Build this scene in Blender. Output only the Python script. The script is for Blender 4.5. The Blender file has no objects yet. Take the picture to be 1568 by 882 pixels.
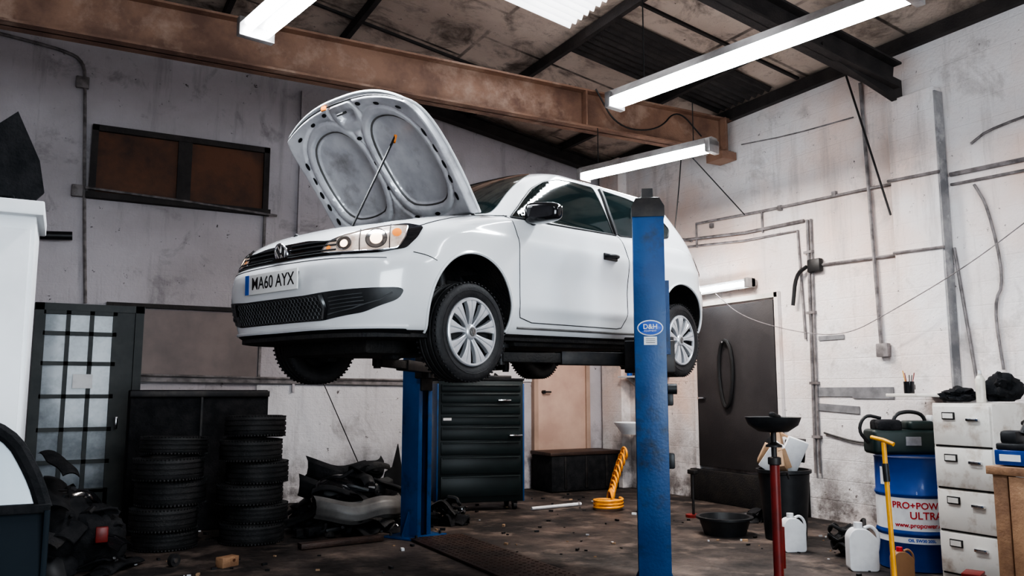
import bpy, bmesh, math, random
import numpy as np
from mathutils import Vector, Matrix, Euler, noise
from mathutils.bvhtree import BVHTree
from mathutils.geometry import delaunay_2d_cdt
random.seed(7)
sc = bpy.context.scene
COL = sc.collection
PI = math.pi

# ------------------------------------------------------------------ materials
def M(name, c1, c2=None, scale=4.0, rough=0.5, metal=0.0, bump=0.0, bscale=60.0, emit=None, estr=1.0,
      coat=0.0, c3=None, s3=1.2, rvar=0.0, lo=0.4, hi=0.65, spec=0.5):
    m = bpy.data.materials.new(name); m.use_nodes = True
    nt = m.node_tree; N = nt.nodes; L = nt.links
    b = N['Principled BSDF']
    if c2 is None: c2 = tuple(max(0, c*0.82) for c in c1)
    tc = N.new('ShaderNodeTexCoord')
    n = N.new('ShaderNodeTexNoise'); n.inputs['Scale'].default_value = scale
    n.inputs['Detail'].default_value = 6; n.inputs['Roughness'].default_value = 0.6
    L.new(tc.outputs['Object'], n.inputs['Vector'])
    r = N.new('ShaderNodeValToRGB'); r.color_ramp.elements[0].position = lo; r.color_ramp.elements[1].position = hi
    r.color_ramp.elements[0].color = (*c1, 1); r.color_ramp.elements[1].color = (*c2, 1)
    L.new(n.outputs['Fac'], r.inputs['Fac'])
    out = r.outputs['Color']
    if c3 is not None:
        n3 = N.new('ShaderNodeTexNoise'); n3.inputs['Scale'].default_value = s3; n3.inputs['Detail'].default_value = 8
        n3.inputs['Roughness'].default_value = 0.65
        L.new(tc.outputs['Object'], n3.inputs['Vector'])
        r3 = N.new('ShaderNodeValToRGB'); r3.color_ramp.elements[0].position = 0.52; r3.color_ramp.elements[1].position = 0.70
        L.new(n3.outputs['Fac'], r3.inputs['Fac'])
        mx = N.new('ShaderNodeMixRGB'); L.new(r3.outputs['Color'], mx.inputs['Fac'])
        L.new(out, mx.inputs['Color1']); mx.inputs['Color2'].default_value = (*c3, 1); out = mx.outputs['Color']
    L.new(out, b.inputs['Base Color'])
    b.inputs['Metallic'].default_value = metal
    b.inputs['Roughness'].default_value = rough
    b.inputs['Specular IOR Level'].default_value = spec
    if rvar > 0:
        mr = N.new('ShaderNodeMapRange'); mr.inputs['From Min'].default_value = 0.3; mr.inputs['From Max'].default_value = 0.7
        mr.inputs['To Min'].default_value = max(0.02, rough-rvar); mr.inputs['To Max'].default_value = min(1, rough+rvar)
        L.new(n.outputs['Fac'], mr.inputs['Value']); L.new(mr.outputs['Result'], b.inputs['Roughness'])
    if coat: b.inputs['Coat Weight'].default_value = coat; b.inputs['Coat Roughness'].default_value = 0.06
    if bump:
        nb = N.new('ShaderNodeTexNoise'); nb.inputs['Scale'].default_value = bscale; nb.inputs['Detail'].default_value = 5
        L.new(tc.outputs['Object'], nb.inputs['Vector'])
        bp = N.new('ShaderNodeBump'); bp.inputs['Strength'].default_value = bump; bp.inputs['Distance'].default_value = 0.02
        L.new(nb.outputs['Fac'], bp.inputs['Height']); L.new(bp.outputs['Normal'], b.inputs['Normal'])
    if emit is not None:
        b.inputs['Emission Color'].default_value = (*emit, 1); b.inputs['Emission Strength'].default_value = estr
    return m

def wall_material(name, base, tint, grime, gz0=0.0, gz1=1.2, axes='XZ', chip=0.5, bw=0.44, bh=0.22, brick=0.05,
                  stain=0.6, seam=None, s_lo=0.56, s_hi=0.74, warm=None):
    m = bpy.data.materials.new(name); m.use_nodes = True
    nt = m.node_tree; N = nt.nodes; L = nt.links; b = N['Principled BSDF']
    tc = N.new('ShaderNodeTexCoord')
    def noi(s, d=8, ro=0.6, dist=0.0):
        n = N.new('ShaderNodeTexNoise'); n.inputs['Scale'].default_value = s; n.inputs['Detail'].default_value = d
        n.inputs['Roughness'].default_value = ro; n.inputs['Distortion'].default_value = dist
        L.new(tc.outputs['Object'], n.inputs['Vector']); return n
    def ramp(src, a, bb, ca=(0,0,0), cb=(1,1,1)):
        r = N.new('ShaderNodeValToRGB'); r.color_ramp.elements[0].position = a; r.color_ramp.elements[1].position = bb
        r.color_ramp.elements[0].color = (*ca, 1); r.color_ramp.elements[1].color = (*cb, 1); L.new(src, r.inputs['Fac']); return r
    def mix(fac, c1, c2):
        x = N.new('ShaderNodeMixRGB'); L.new(fac, x.inputs['Fac'])
        if isinstance(c1, tuple): x.inputs['Color1'].default_value = (*c1, 1)
        else: L.new(c1, x.inputs['Color1'])
        x.inputs['Color2'].default_value = (*c2, 1); return x.outputs['Color']
    def math_(op, a, bb):
        x = N.new('ShaderNodeMath'); x.operation = op
        for i, v in enumerate((a, bb)):
            if isinstance(v, (int, float)): x.inputs[i].default_value = v
            else: L.new(v, x.inputs[i])
        return x.outputs[0]
    c = mix(ramp(noi(0.55).outputs['Fac'], 0.4, 0.65).outputs['Color'], base, tint)
    if warm: c = mix(ramp(noi(0.35, 4).outputs['Fac'], 0.42, 0.60).outputs['Color'], c, warm)
    c = mix(ramp(noi(1.9, 10, 0.7, 0.5).outputs['Fac'], s_lo, s_hi).outputs['Color'], c, tuple(x*stain for x in tint))
    c = mix(ramp(noi(9, 6, 0.75).outputs['Fac'], 0.65, 0.68).outputs['Color'], c, grime)
    sp = N.new('ShaderNodeSeparateXYZ'); L.new(tc.outputs['Object'], sp.inputs[0])
    mp = N.new('ShaderNodeMapping'); mp.inputs['Scale'].default_value = (4.5, 4.5, 0.45); L.new(tc.outputs['Object'], mp.inputs['Vector'])
    ns = N.new('ShaderNodeTexNoise'); ns.inputs['Scale'].default_value = 1.0; ns.inputs['Detail'].default_value = 7; ns.inputs['Roughness'].default_value = 0.7
    L.new(mp.outputs['Vector'], ns.inputs['Vector'])
    c = mix(math_('MULTIPLY', ramp(ns.outputs['Fac'], 0.54, 0.76).outputs['Color'], 0.6), c, tuple(x*0.45 for x in tint))
    mr = N.new('ShaderNodeMapRange'); mr.inputs['From Min'].default_value = gz0; mr.inputs['From Max'].default_value = gz1
    mr.inputs['To Min'].default_value = 0.9; mr.inputs['To Max'].default_value = 0.0
    L.new(sp.outputs['Z'], mr.inputs['Value'])
    c = mix(math_('MULTIPLY', mr.outputs['Result'], ramp(noi(3.5, 8, 0.7).outputs['Fac'], 0.42, 0.6).outputs['Color']), c, grime)
    cb = N.new('ShaderNodeCombineXYZ'); L.new(sp.outputs[axes[0]], cb.inputs[0]); L.new(sp.outputs[axes[1]], cb.inputs[1])
    br = N.new('ShaderNodeTexBrick'); br.inputs['Scale'].default_value = 1.0; br.inputs['Brick Width'].default_value = bw
    br.inputs['Row Height'].default_value = bh; br.inputs['Mortar Size'].default_value = 0.008 if seam is None else 0.03
    br.inputs['Mortar Smooth'].default_value = 0.6
    L.new(cb.outputs[0], br.inputs['Vector'])
    if seam is not None:
        c = mix(math_('MULTIPLY', br.outputs['Fac'], ramp(noi(1.3, 6).outputs['Fac'], 0.35, 0.6).outputs['Color']), c, seam)
    L.new(c, b.inputs['Base Color']); b.inputs['Roughness'].default_value = 0.62
    h = math_('ADD', math_('MULTIPLY', noi(30, 6).outputs['Fac'], 0.35), noi(3, 5).outputs['Fac'])
    h = math_('SUBTRACT', h, math_('MULTIPLY', br.outputs['Fac'], brick))
    bp = N.new('ShaderNodeBump'); bp.inputs['Strength'].default_value = chip; bp.inputs['Distance'].default_value = 0.04
    L.new(h, bp.inputs['Height']); L.new(bp.outputs['Normal'], b.inputs['Normal'])
    return m

m_white_paint = M('car_white_paint', (0.72,0.735,0.75), (0.69,0.705,0.72), 1.5, 0.2, coat=0.8)
m_hood_under = M('hood_inner_paint', (0.74,0.74,0.76), (0.56,0.56,0.59), 5, 0.30, metal=0.15, coat=0.3, c3=(0.32,0.30,0.30), s3=2.6)
m_black_plastic = M('black_plastic', (0.012,0.013,0.015), (0.02,0.021,0.023), 12, 0.45)
m_matte_black = M('matte_black_scrap', (0.009,0.010,0.012), (0.022,0.022,0.024), 9, 0.85, bump=0.3, spec=0.25)
m_black_gloss = M('black_gloss', (0.008,0.009,0.011), (0.012,0.012,0.014), 6, 0.12, coat=0.5)
m_under = M('underbody_black', (0.010,0.010,0.012), (0.025,0.022,0.02), 7, 0.7, bump=0.4)
m_glass = M('tinted_glass', (0.006,0.012,0.013), (0.010,0.020,0.021), 2, 0.04, coat=1.0)
m_rubber = M('tyre_rubber', (0.014,0.014,0.016), (0.026,0.025,0.026), 14, 0.6, bump=0.15)
m_rubber_old = M('dusty_rubber', (0.008,0.009,0.010), (0.022,0.021,0.022), 6, 0.65, bump=0.3)
m_silver = M('wheel_silver', (0.58,0.59,0.61), (0.48,0.49,0.52), 6, 0.30, metal=0.5)
m_chrome = M('chrome', (0.75,0.76,0.78), (0.65,0.66,0.68), 6, 0.12, metal=1.0)
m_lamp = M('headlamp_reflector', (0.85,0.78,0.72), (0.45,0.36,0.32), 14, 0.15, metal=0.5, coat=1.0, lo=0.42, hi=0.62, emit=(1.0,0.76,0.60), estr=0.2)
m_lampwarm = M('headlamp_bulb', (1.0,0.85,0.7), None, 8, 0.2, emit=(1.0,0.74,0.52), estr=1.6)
m_amber = M('amber_lens', (0.9,0.30,0.06), (0.8,0.25,0.05), 9, 0.15, coat=1)
m_red = M('tail_red', (0.55,0.02,0.015), (0.4,0.01,0.01), 9, 0.12, coat=1)
m_plate = M('plate_white', (0.78,0.78,0.76), (0.74,0.74,0.72), 6, 0.3)
m_text = M('plate_black', (0.01,0.01,0.01), None, 6, 0.4)
m_bluebadge = M('badge_blue', (0.02,0.10,0.45), None, 6, 0.4)
m_mesh = M('grille_mesh_grey', (0.10,0.105,0.11), (0.06,0.063,0.065), 9, 0.45)
m_lift = M('lift_blue_paint', (0.006,0.050,0.16), (0.009,0.068,0.20), 3, 0.42, c3=(0.016,0.026,0.045), s3=5, rvar=0.1, bump=0.08)
m_steel_dark = M('dark_steel', (0.03,0.03,0.032), (0.055,0.05,0.048), 8, 0.5, metal=0.6)
m_conc = M('concrete_floor', (0.080,0.062,0.054), (0.020,0.017,0.017), 1.6, 0.62, bump=0.55, bscale=14, c3=(0.17,0.132,0.112), s3=2.6, rvar=0.22, lo=0.36, hi=0.60, spec=0.35)
m_beam = M('beam_brown_paint', (0.28,0.165,0.115), (0.16,0.09,0.066), 2.5, 0.6, bump=0.25, c3=(0.38,0.265,0.205), s3=3)
m_beam_dark = M('dark_timber', (0.028,0.024,0.024), (0.05,0.042,0.04), 4, 0.7, bump=0.3)
m_white_obj = M('white_enamel', (0.80,0.82,0.84), (0.74,0.76,0.78), 3, 0.4)
m_cream = M('cabinet_cream', (0.64,0.62,0.58), (0.56,0.53,0.49), 3, 0.45, c3=(0.34,0.27,0.22), s3=5)
m_tube = M('lamp_tube_glow', (1,1,1), None, 3, 0.4, emit=(0.90,0.96,1.0), estr=30)
m_fixture = M('lamp_fixture_metal', (0.40,0.39,0.39), (0.26,0.245,0.24), 5, 0.35, metal=0.5)
m_cable = M('cable_grey', (0.24,0.22,0.22), (0.10,0.09,0.09), 9, 0.55)
m_cable_blk = M('cable_black', (0.015,0.015,0.016), None, 9, 0.5)
m_wood = M('pale_wood', (0.34,0.20,0.115), (0.20,0.11,0.065), 6, 0.6, bump=0.2)
m_rust = M('rust_board', (0.14,0.055,0.024), (0.050,0.022,0.014), 2.2, 0.55, bump=0.2)
m_plate_floor = M('rusty_tread_plate', (0.070,0.042,0.033), (0.030,0.020,0.018), 3, 0.45, bump=0.3, metal=0.3)
m_yellow = M('yellow_paint', (0.75,0.38,0.03), (0.62,0.28,0.02), 8, 0.4)
m_orange = M('orange_hose', (0.80,0.33,0.03), (0.65,0.25,0.02), 12, 0.4)
m_redpaint = M('red_paint', (0.20,0.018,0.015), (0.10,0.012,0.010), 6, 0.4)
m_redtext = M('red_ink', (0.5,0.02,0.03), None, 6, 0.4)
m_drum = M('drum_blue', (0.008,0.04,0.20), (0.010,0.055,0.24), 3, 0.33, coat=0.2)
m_teal = M('toolbox_dark_green', (0.003,0.009,0.010), (0.005,0.013,0.014), 5, 0.42)
m_green = M('tool_case_green', (0.005,0.016,0.015), (0.008,0.022,0.020), 5, 0.5)
m_card = M('cardboard', (0.36,0.24,0.15), (0.28,0.18,0.11), 6, 0.8)
m_paper = M('white_plastic', (0.66,0.67,0.68), (0.54,0.54,0.56), 5, 0.45)
m_doorcar = M('slate_car_paint', (0.012,0.019,0.026), (0.010,0.015,0.021), 2, 0.6, spec=0.12)
m_reflglass = M('glass_pale_reflection', (0.50,0.57,0.62), (0.42,0.49,0.54), 1.5, 0.25, coat=0.3)  # bluish-white reflection put into the glass base colour
m_doorframe = M('door_frame_grey', (0.022,0.028,0.030), (0.04,0.045,0.045), 4, 0.5)
m_pane = M('old_pane', (0.25,0.28,0.31), (0.09,0.11,0.13), 2.5, 0.25, coat=0.3)
m_taupe = M('taupe_board', (0.25,0.205,0.195), (0.18,0.15,0.145), 1.5, 0.6)
m_blackdoor = M('charcoal_door', (0.034,0.031,0.033), (0.05,0.046,0.047), 2, 0.55, bump=0.1)
m_tandoor = M('cream_door', (0.58,0.41,0.33), (0.46,0.31,0.25), 1.5, 0.5)
m_grey_bump = M('primer_grey', (0.15,0.145,0.14), (0.07,0.066,0.064), 3, 0.5)
m_tape = M('silver_tape', (0.24,0.24,0.25), (0.15,0.15,0.16), 8, 0.4)
m_cap = M('blue_cap', (0.02,0.10,0.42), None, 6, 0.4)

# ------------------------------------------------------------------ builder
class B:
    def __init__(s): s.v=[]; s.f=[]; s.m=[]; s.sm=[]; s.mats=[]
    def mi(s, mat):
        if mat not in s.mats: s.mats.append(mat)
        return s.mats.index(mat)
    def add(s, V, F, mat, smooth=False, X=None):
        o=len(s.v)
        if X is not None: V=[X@Vector(p) for p in V]
        s.v += [tuple(p) for p in V]
        k=s.mi(mat)
        for f in F:
            s.f.append([i+o for i in f]); s.m.append(k); s.sm.append(smooth)
    def bm(s, bm, mat, smooth=False, X=None):
        bm.verts.index_update()
        s.add([v.co.copy() for v in bm.verts], [[v.index for v in f.verts] for f in bm.faces], mat, smooth, X); bm.free()
    def box(s, c, size, mat, rot=(0,0,0), bev=0.0, X=None, seg=2):
        bm=bmesh.new(); bmesh.ops.create_cube(bm, size=1)
        for v in bm.verts: v.co = Vector((v.co.x*size[0], v.co.y*size[1], v.co.z*size[2]))
        if bev>0: bmesh.ops.bevel(bm, geom=bm.edges[:], offset=bev, segments=seg, affect='EDGES', profile=0.5)
        T=Matrix.Translation(c)@Euler(rot).to_matrix().to_4x4()
        if X is not None: T=X@T
        s.bm(bm, mat, bev>0, T)
    def ring(s, P, mat, n, smooth=True, caps=True, closed=False, X=None):
        F=[]; k=len(P)
        V=[p for r in P for p in r]
        for i in range(k if closed else k-1):
            j=(i+1)%k
            for a in range(n):
                b=(a+1)%n
                F.append([i*n+a, i*n+b, j*n+b, j*n+a])
        s.add(V,F,mat,smooth,X)
        if caps and not closed:
            s.add(P[0],[list(range(n))[::-1]],mat,False,X); s.add(P[-1],[list(range(n))],mat,False,X)
    def tube(s, pts, r, mat, n=8, closed=False, X=None):
        pts=[Vector(p) for p in pts]; k=len(pts); R=[]
        up=Vector((0,0,1)); prev=None
        for i,p in enumerate(pts):
            if closed: t=(pts[(i+1)%k]-pts[i-1])
            else: t=(pts[min(i+1,k-1)]-pts[max(i-1,0)])
            if t.length<1e-9: t=Vector((0,0,1))
            t.normalize()
            if prev is None:
                a=t.cross(up)
                if a.length<0.05: a=t.cross(Vector((1,0,0)))
            else:
                a=prev-t*prev.dot(t)
                if a.length<1e-5: a=t.cross(up)
            a.normalize(); prev=a; b=t.cross(a)
            rr=r[i] if isinstance(r,(list,tuple)) else r
            R.append([p+a*math.cos(2*PI*j/n)*rr+b*math.sin(2*PI*j/n)*rr for j in range(n)])
        s.ring(R,mat,n,True,True,closed,X)
    def cyl(s,p0,p1,r0,mat,r1=None,n=24,X=None):
        p0=Vector(p0);p1=Vector(p1); r1=r0 if r1 is None else r1
        s.tube([p0,p1],[r0,r1],mat,n,False,X)
    def lathe(s, prof, mat, n=40, X=None, close=False):
        R=[[Vector((r*math.cos(2*PI*j/n), r*math.sin(2*PI*j/n), z)) for j in range(n)] for r,z in prof]
        s.ring(R,mat,n,True,not close,close,X)
    def prism(s, poly, t0, t1, mat, axis='Y', X=None, smooth=False):
        n=len(poly)
        def mk(a,b,t):
            return {'Y':(a,t,b),'X':(t,a,b),'Z':(a,b,t)}[axis]
        V=[mk(a,b,t0) for a,b in poly]+[mk(a,b,t1) for a,b in poly]
        F=[list(range(n)),list(range(n,2*n))[::-1]]+[[i,i+n,(i+1)%n+n,(i+1)%n] for i in range(n)]
        s.add(V,F,mat,smooth,X)
    def grid(s, fn, nu, nv, mat, X=None, smooth=True):
        V=[fn(i/nu,j/nv) for j in range(nv+1) for i in range(nu+1)]
        F=[[j*(nu+1)+i,j*(nu+1)+i+1,(j+1)*(nu+1)+i+1,(j+1)*(nu+1)+i] for j in range(nv) for i in range(nu)]
        s.add(V,F,mat,smooth,X)
    def build(s, name, loc=(0,0,0), rz=0.0, parent=None, sharp=40, fix=True, rot=None):
        me=bpy.data.meshes.new(name); me.from_pydata(s.v,[],s.f)
        for m in s.mats: me.materials.append(m)
        me.polygons.foreach_set('material_index', s.m); me.polygons.foreach_set('use_smooth', s.sm)
        if fix:
            bm=bmesh.new(); bm.from_mesh(me); bmesh.ops.recalc_face_normals(bm, faces=bm.faces[:]); bm.to_mesh(me); bm.free()
        me.update()
        try: me.set_sharp_from_angle(angle=math.radians(sharp))
        except Exception: pass
        ob=bpy.data.objects.new(name, me); COL.objects.link(ob)
        ob.location=loc; ob.rotation_euler=rot if rot else (0,0,rz)
        if parent: ob.parent=parent
        return ob

def empty(name, loc=(0,0,0), rot=(0,0,0)):
    e=bpy.data.objects.new(name,None); COL.objects.link(e); e.location=loc; e.rotation_euler=rot; e.empty_display_size=0.3
    return e
def chaikin(P, it=2, closed=True):
    for _ in range(it):
        Q=[]; n=len(P)
        for i in range(n if closed else n-1):
            a=P[i]; b=P[(i+1)%n]
            Q.append(tuple(a[k]*0.75+b[k]*0.25 for k in range(len(a)))); Q.append(tuple(a[k]*0.25+b[k]*0.75 for k in range(len(a))))
        if not closed: Q=[P[0]]+Q+[P[-1]]
        P=Q
    return P
def round_poly(P, r, seg=5):
    out=[]; n=len(P)
    for i in range(n):
        a=Vector(P[i-1]); b=Vector(P[i]); c=Vector(P[(i+1)%n])
        rr=min(r,(a-b).length*0.45,(c-b).length*0.45)
        p=b+(a-b).normalized()*rr; q=b+(c-b).normalized()*rr
        for k in range(seg+1):
            t=k/seg; out.append(tuple(p*(1-t)**2+b*2*t*(1-t)+q*t*t))
    return out
def text_mesh(body, size, bold=0.0):
    cu=bpy.data.curves.new('t','FONT'); cu.body=body; cu.size=size; cu.align_x='CENTER'; cu.align_y='CENTER'; cu.offset=bold
    ob=bpy.data.objects.new('t',cu); COL.objects.link(ob); bpy.context.view_layer.update()
    me=bpy.data.meshes.new_from_object(ob.evaluated_get(bpy.context.evaluated_depsgraph_get()))
    V=[v.co.copy() for v in me.vertices]; F=[list(p.vertices) for p in me.polygons]
    bpy.data.objects.remove(ob); bpy.data.curves.remove(cu); bpy.data.meshes.remove(me)
    return V,F
def pchip(xs, ys):
    xs=np.array(xs,float); ys=np.array(ys,float); h=np.diff(xs); d=np.diff(ys)/h; m=np.zeros(len(xs))
    for i in range(1,len(xs)-1):
        if d[i-1]*d[i]>0:
            w1=2*h[i]+h[i-1]; w2=h[i]+2*h[i-1]; m[i]=(w1+w2)/(w1/d[i-1]+w2/d[i])
    m[0]=d[0]; m[-1]=d[-1]
    def f(x):
        x=min(max(x,xs[0]),xs[-1]); i=min(int(np.searchsorted(xs,x,side='right'))-1,len(xs)-2); i=max(i,0)
        t=(x-xs[i])/h[i]; t2=t*t; t3=t2*t
        return float((2*t3-3*t2+1)*ys[i]+(t3-2*t2+t)*h[i]*m[i]+(-2*t3+3*t2)*ys[i+1]+(t3-t2)*h[i]*m[i+1])
    return f
def apply_bool(ob, cutter, op='DIFFERENCE'):
    md=ob.modifiers.new('b','BOOLEAN'); md.operation=op; md.object=cutter; md.solver='EXACT'
    bpy.context.view_layer.update()
    me=bpy.data.meshes.new_from_object(ob.evaluated_get(bpy.context.evaluated_depsgraph_get()))
    ob.modifiers.clear(); ob.data=me; bpy.data.objects.remove(cutter)

# ================================================================== ROOM
XR=7.5; YB=10.7; XL=-3.0; YF=-3.6
def roofz(x): return 5.08+0.17*(7.5-x) if x>-0.5 else 5.08+0.17*8.0-0.17*(-0.5-x)
m_wall_b = wall_material('wall_paint_grey', (0.50,0.47,0.495), (0.38,0.35,0.36), (0.08,0.07,0.07), 0.0, 1.0)
m_wall_r = wall_material('wall_paint_white', (0.72,0.71,0.72), (0.62,0.57,0.555), (0.10,0.085,0.08), 0.0, 1.1, axes='YZ', warm=(0.66,0.48,0.40), brick=0.10)
m_roof = wall_material('roof_sheet_stained', (0.60,0.50,0.43), (0.44,0.35,0.295), (0.07,0.05,0.045), -9, -8, axes='YX', bw=1.3, bh=2.1, seam=(0.04,0.03,0.026), stain=0.32, s_lo=0.49, s_hi=0.66)
m_wall_low = wall_material('lower_wall_white', (0.68,0.67,0.69), (0.56,0.54,0.55), (0.10,0.09,0.09), 0.0, 0.8)

b=B(); b.box(((XL+XR)/2,(YF+YB)/2,-0.05),(XR-XL+0.6,YB-YF+0.6,0.1),m_conc); b.build('floor')
b=B(); pr=[(XL-0.1,-0.0),(XR+0.1,-0.0),(XR+0.1,roofz(7.5)+0.1),(-0.5,roofz(-0.5)+0.1),(XL-0.1,roofz(XL)+0.1)]
b.prism(pr,YB,YB+0.2,m_wall_b); b.build('wall_back')
b=B(); b.box((XR+0.1,(YF+YB)/2,2.55),(0.2,YB-YF,5.1),m_wall_r); b.build('wall_right')
b=B(); b.box((XL-0.1,(YF+YB)/2,2.95),(0.2,YB-YF,5.9),m_wall_b); b.build('wall_left')
b=B()
b.box((-1.7,YF-0.1,2.3),(2.6,0.2,4.6),m_wall_b); b.box((7.0,YF-0.1,2.3),(1.0,0.2,4.6),m_wall_b)
b.prism([(XL,4.0),(XR,4.0),(XR,roofz(7.5)),(-0.5,roofz(-0.5)),(XL,roofz(XL))],YF-0.2,YF,m_wall_b); b.build('wall_front')
b=B()
b.prism([(XL-0.1,roofz(XL)),(-0.5,roofz(-0.5)),(7.6,roofz(7.6)),(7.6,roofz(7.6)+0.08),(-0.5,roofz(-0.5)+0.08),(XL-0.1,roofz(XL)+0.08)],YF,YB+0.1,m_roof)
b.build('ceiling')
m_sky=M('rooflight_fibreglass',(0.75,0.72,0.68),(0.5,0.46,0.42),3,0.5,emit=(0.93,0.95,1.0),estr=1.3)
b=B()
def skyf(u,v):
    y=4.9+2.6*v; x=3.75+1.05*u
    return Vector((x,y,roofz(x)-0.035+0.03*math.sin(v*2*PI*22)))
b.grid(skyf,4,260,m_sky); b.build('window_1',fix=False)
b=B()
def dk(u,v):
    x=5.05+2.35*u; y=6.95+1.0*v
    return Vector((x,y,roofz(x)-0.03+0.02*math.sin(v*2*PI*9)))
b.grid(dk,6,120,m_beam_dark); b.build('trim_1',fix=False)
b=B()
for x in (-2.0,0.1,1.5,2.85,5.0,6.6):
    b.box((x,(YF+YB)/2,roofz(x)-0.07),(0.06,YB-YF-0.02,0.12),m_beam_dark)
b.build('trim_2')
b=B()
for y in (9.2,6.6,3.9,2.6,1.2,-0.6):
    x0,x1=-0.5,7.45; L=(x1-x0); xm=(x0+x1)/2
    b.box((xm,y,roofz(xm)-0.012),(L*1.01,0.04,0.03),m_beam_dark,rot=(0,math.atan(0.17),0))
b.build('trim_3')
def ibeam(bd, p0, p1, depth, wid, mat, t=0.022):
    p0=Vector(p0); p1=Vector(p1); d=p1-p0; L=d.length; X=Matrix.Translation((p0+p1)/2)@d.to_track_quat('X','Z').to_matrix().to_4x4()
    bd.box((0,0,0),(L,t*0.7,depth),mat,X=X); bd.box((0,0,depth/2-t/2),(L,wid,t),mat,X=X); bd.box((0,0,-depth/2+t/2),(L,wid,t),mat,X=X)
b=B(); ibeam(b,(XL+0.02,7.85,4.70),(7.48,7.85,4.70),0.46,0.22,m_beam)
b.box((7.36,7.85,4.42),(0.24,0.3,0.1),m_beam); b.box((7.3,7.73,4.7),(0.02,0.1,0.42),m_beam); b.box((5.2,7.79,4.7),(0.02,0.1,0.42),m_beam)
b.build('trim_steel_beam')
b=B(); ibeam(b,(7.35,5.3,4.62),(-0.4,5.3,5.96),0.28,0.20,m_beam_dark); b.prism([(7.45,4.35),(7.45,4.6),(6.3,4.78),(6.3,4.68)],5.27,5.33,m_beam_dark); b.build('trim_rafter')
b=B(); ibeam(b,(7.4,10.55,4.92),(-0.4,10.55,6.25),0.2,0.14,m_beam_dark); b.build('trim_gable_rafter')
b=B(); b.box((7.43,5.14,2.2),(0.14,0.52,4.4),m_wall_r,bev=0.012); b.build('trim_pilaster')
b=B(); b.box((7.43,4.872,2.25),(0.12,0.016,4.2),M('lead_grey',(0.16,0.16,0.17),(0.34,0.33,0.33),3,0.6,c3=(0.5,0.48,0.48),s3=4)); b.build('trim_4')
b=B(); b.box((7.46,6.3,4.98),(0.08,8.6,0.14),m_beam_dark); b.build('trim_wall_plate')
b=B(); x0,x1,z0,z1=0.14,2.19,3.66,4.54
b.box(((x0+x1)/2,YB-0.03,z1-0.03),(x1-x0,0.10,0.07),m_beam_dark); b.box(((x0+x1)/2,YB-0.04,z0+0.03),(x1-x0+0.06,0.14,0.07),m_beam_dark)
b.box((x0+0.03,YB-0.03,(z0+z1)/2),(0.07,0.10,z1-z0),m_beam_dark); b.box((x1-0.03,YB-0.03,(z0+z1)/2),(0.07,0.10,z1-z0),m_beam_dark)
b.box((1.17,YB-0.03,(z0+z1)/2),(0.16,0.08,z1-z0),m_beam_dark)
b.box((0.62,YB-0.01,(z0+z1)/2+0.03),(0.95,0.04,z1-z0-0.1),m_rust); b.box((1.68,YB-0.01,(z0+z1)/2+0.03),(0.95,0.04,z1-z0-0.1),m_rust)
b.tube([(0.1,YB-0.12,3.76),(1.2,YB-0.12,3.72),(2.3,YB-0.12,3.65)],0.015,m_cable)
b.build('window_2')
b=B(); dx0,dx1=-0.27,0.76
b.box(((dx0+dx1)/2,YB-0.04,2.36),(dx1-dx0+0.1,0.12,0.08),m_doorframe)
b.box((dx0,YB-0.04,1.2),(0.09,0.12,2.4),m_doorframe); b.box((dx1,YB-0.04,1.2),(0.09,0.12,2.4),m_doorframe)
b.box((0.60,YB-0.05,1.17),(0.22,0.07,2.3),m_doorframe)
b.box((0.13,YB-0.03,1.17),(0.75,0.05,2.3),m_pane)
for x in (-0.23,0.02,0.26,0.5): b.box((x,YB-0.07,1.2),(0.045,0.05,2.3),m_doorframe)
for z in (0.3,0.62,0.98,1.35,1.72,2.06,2.3): b.box((0.13,YB-0.07,z),(0.78,0.05,0.045),m_doorframe)
b.box((0.13,YB-0.07,0.16),(0.78,0.05,0.3),m_doorframe)
b.box((0.57,YB-0.12,1.05),(0.03,0.05,0.14),m_chrome,bev=0.008)
b.box((0.2,YB-0.11,1.52),(0.2,0.01,0.16),m_paper)
b.build('door_1')
b=B(); b.box((1.47,YB-0.015,1.98),(1.34,0.03,0.8),m_taupe); b.build('trim_5')
b=B(); b.box((2.17,YB-0.02,2.6),(0.03,0.04,2.1),m_cable); b.box((2.6,YB-0.03,3.4),(0.03,0.06,4.0),m_wall_b); b.box((0.2+1.2,YB-0.03,2.42),(2.0,0.05,0.05),m_beam_dark); b.build('trim_6')
b=B(); b.box((2.5,YB-0.03,1.53),(3.4,0.07,0.05),m_cable,rot=(0,0.01,0)); b.tube([(0.8,YB-0.08,1.6),(2.4,YB-0.08,1.57),(4.2,YB-0.08,1.56)],0.014,m_cable); b.build('trim_rail')
b=B(); b.box((3.35,YB-0.01,0.75),(2.4,0.02,1.48),m_wall_low); b.build('trim_7')
b=B(); b.box((4.4,YB-0.01,2.45),(3.5,0.02,1.8),m_wall_low); b.build('trim_9')
b=B(); b.box((6.63,YB-0.03,1.34),(0.86,0.06,1.6),m_tandoor,bev=0.006)
m_ft=M('frame_tan',(0.40,0.28,0.22),None,3,0.6)
for x in (6.17,7.09): b.box((x,YB-0.04,1.32),(0.07,0.1,1.66),m_ft)
b.box((6.63,YB-0.04,2.17),(1.0,0.1,0.07),m_cream); b.cyl((6.30,YB-0.06,1.4),(6.30,YB-0.12,1.4),0.025,m_steel_dark); b.box((6.35,YB-0.12,1.4),(0.12,0.02,0.025),m_steel_dark,bev=0.006)
b.build('door_2')
b=B(); b.box((7.42,YB-0.35,2.5),(0.16,0.5,5.0),m_wall_r); b.build('trim_8')
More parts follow.
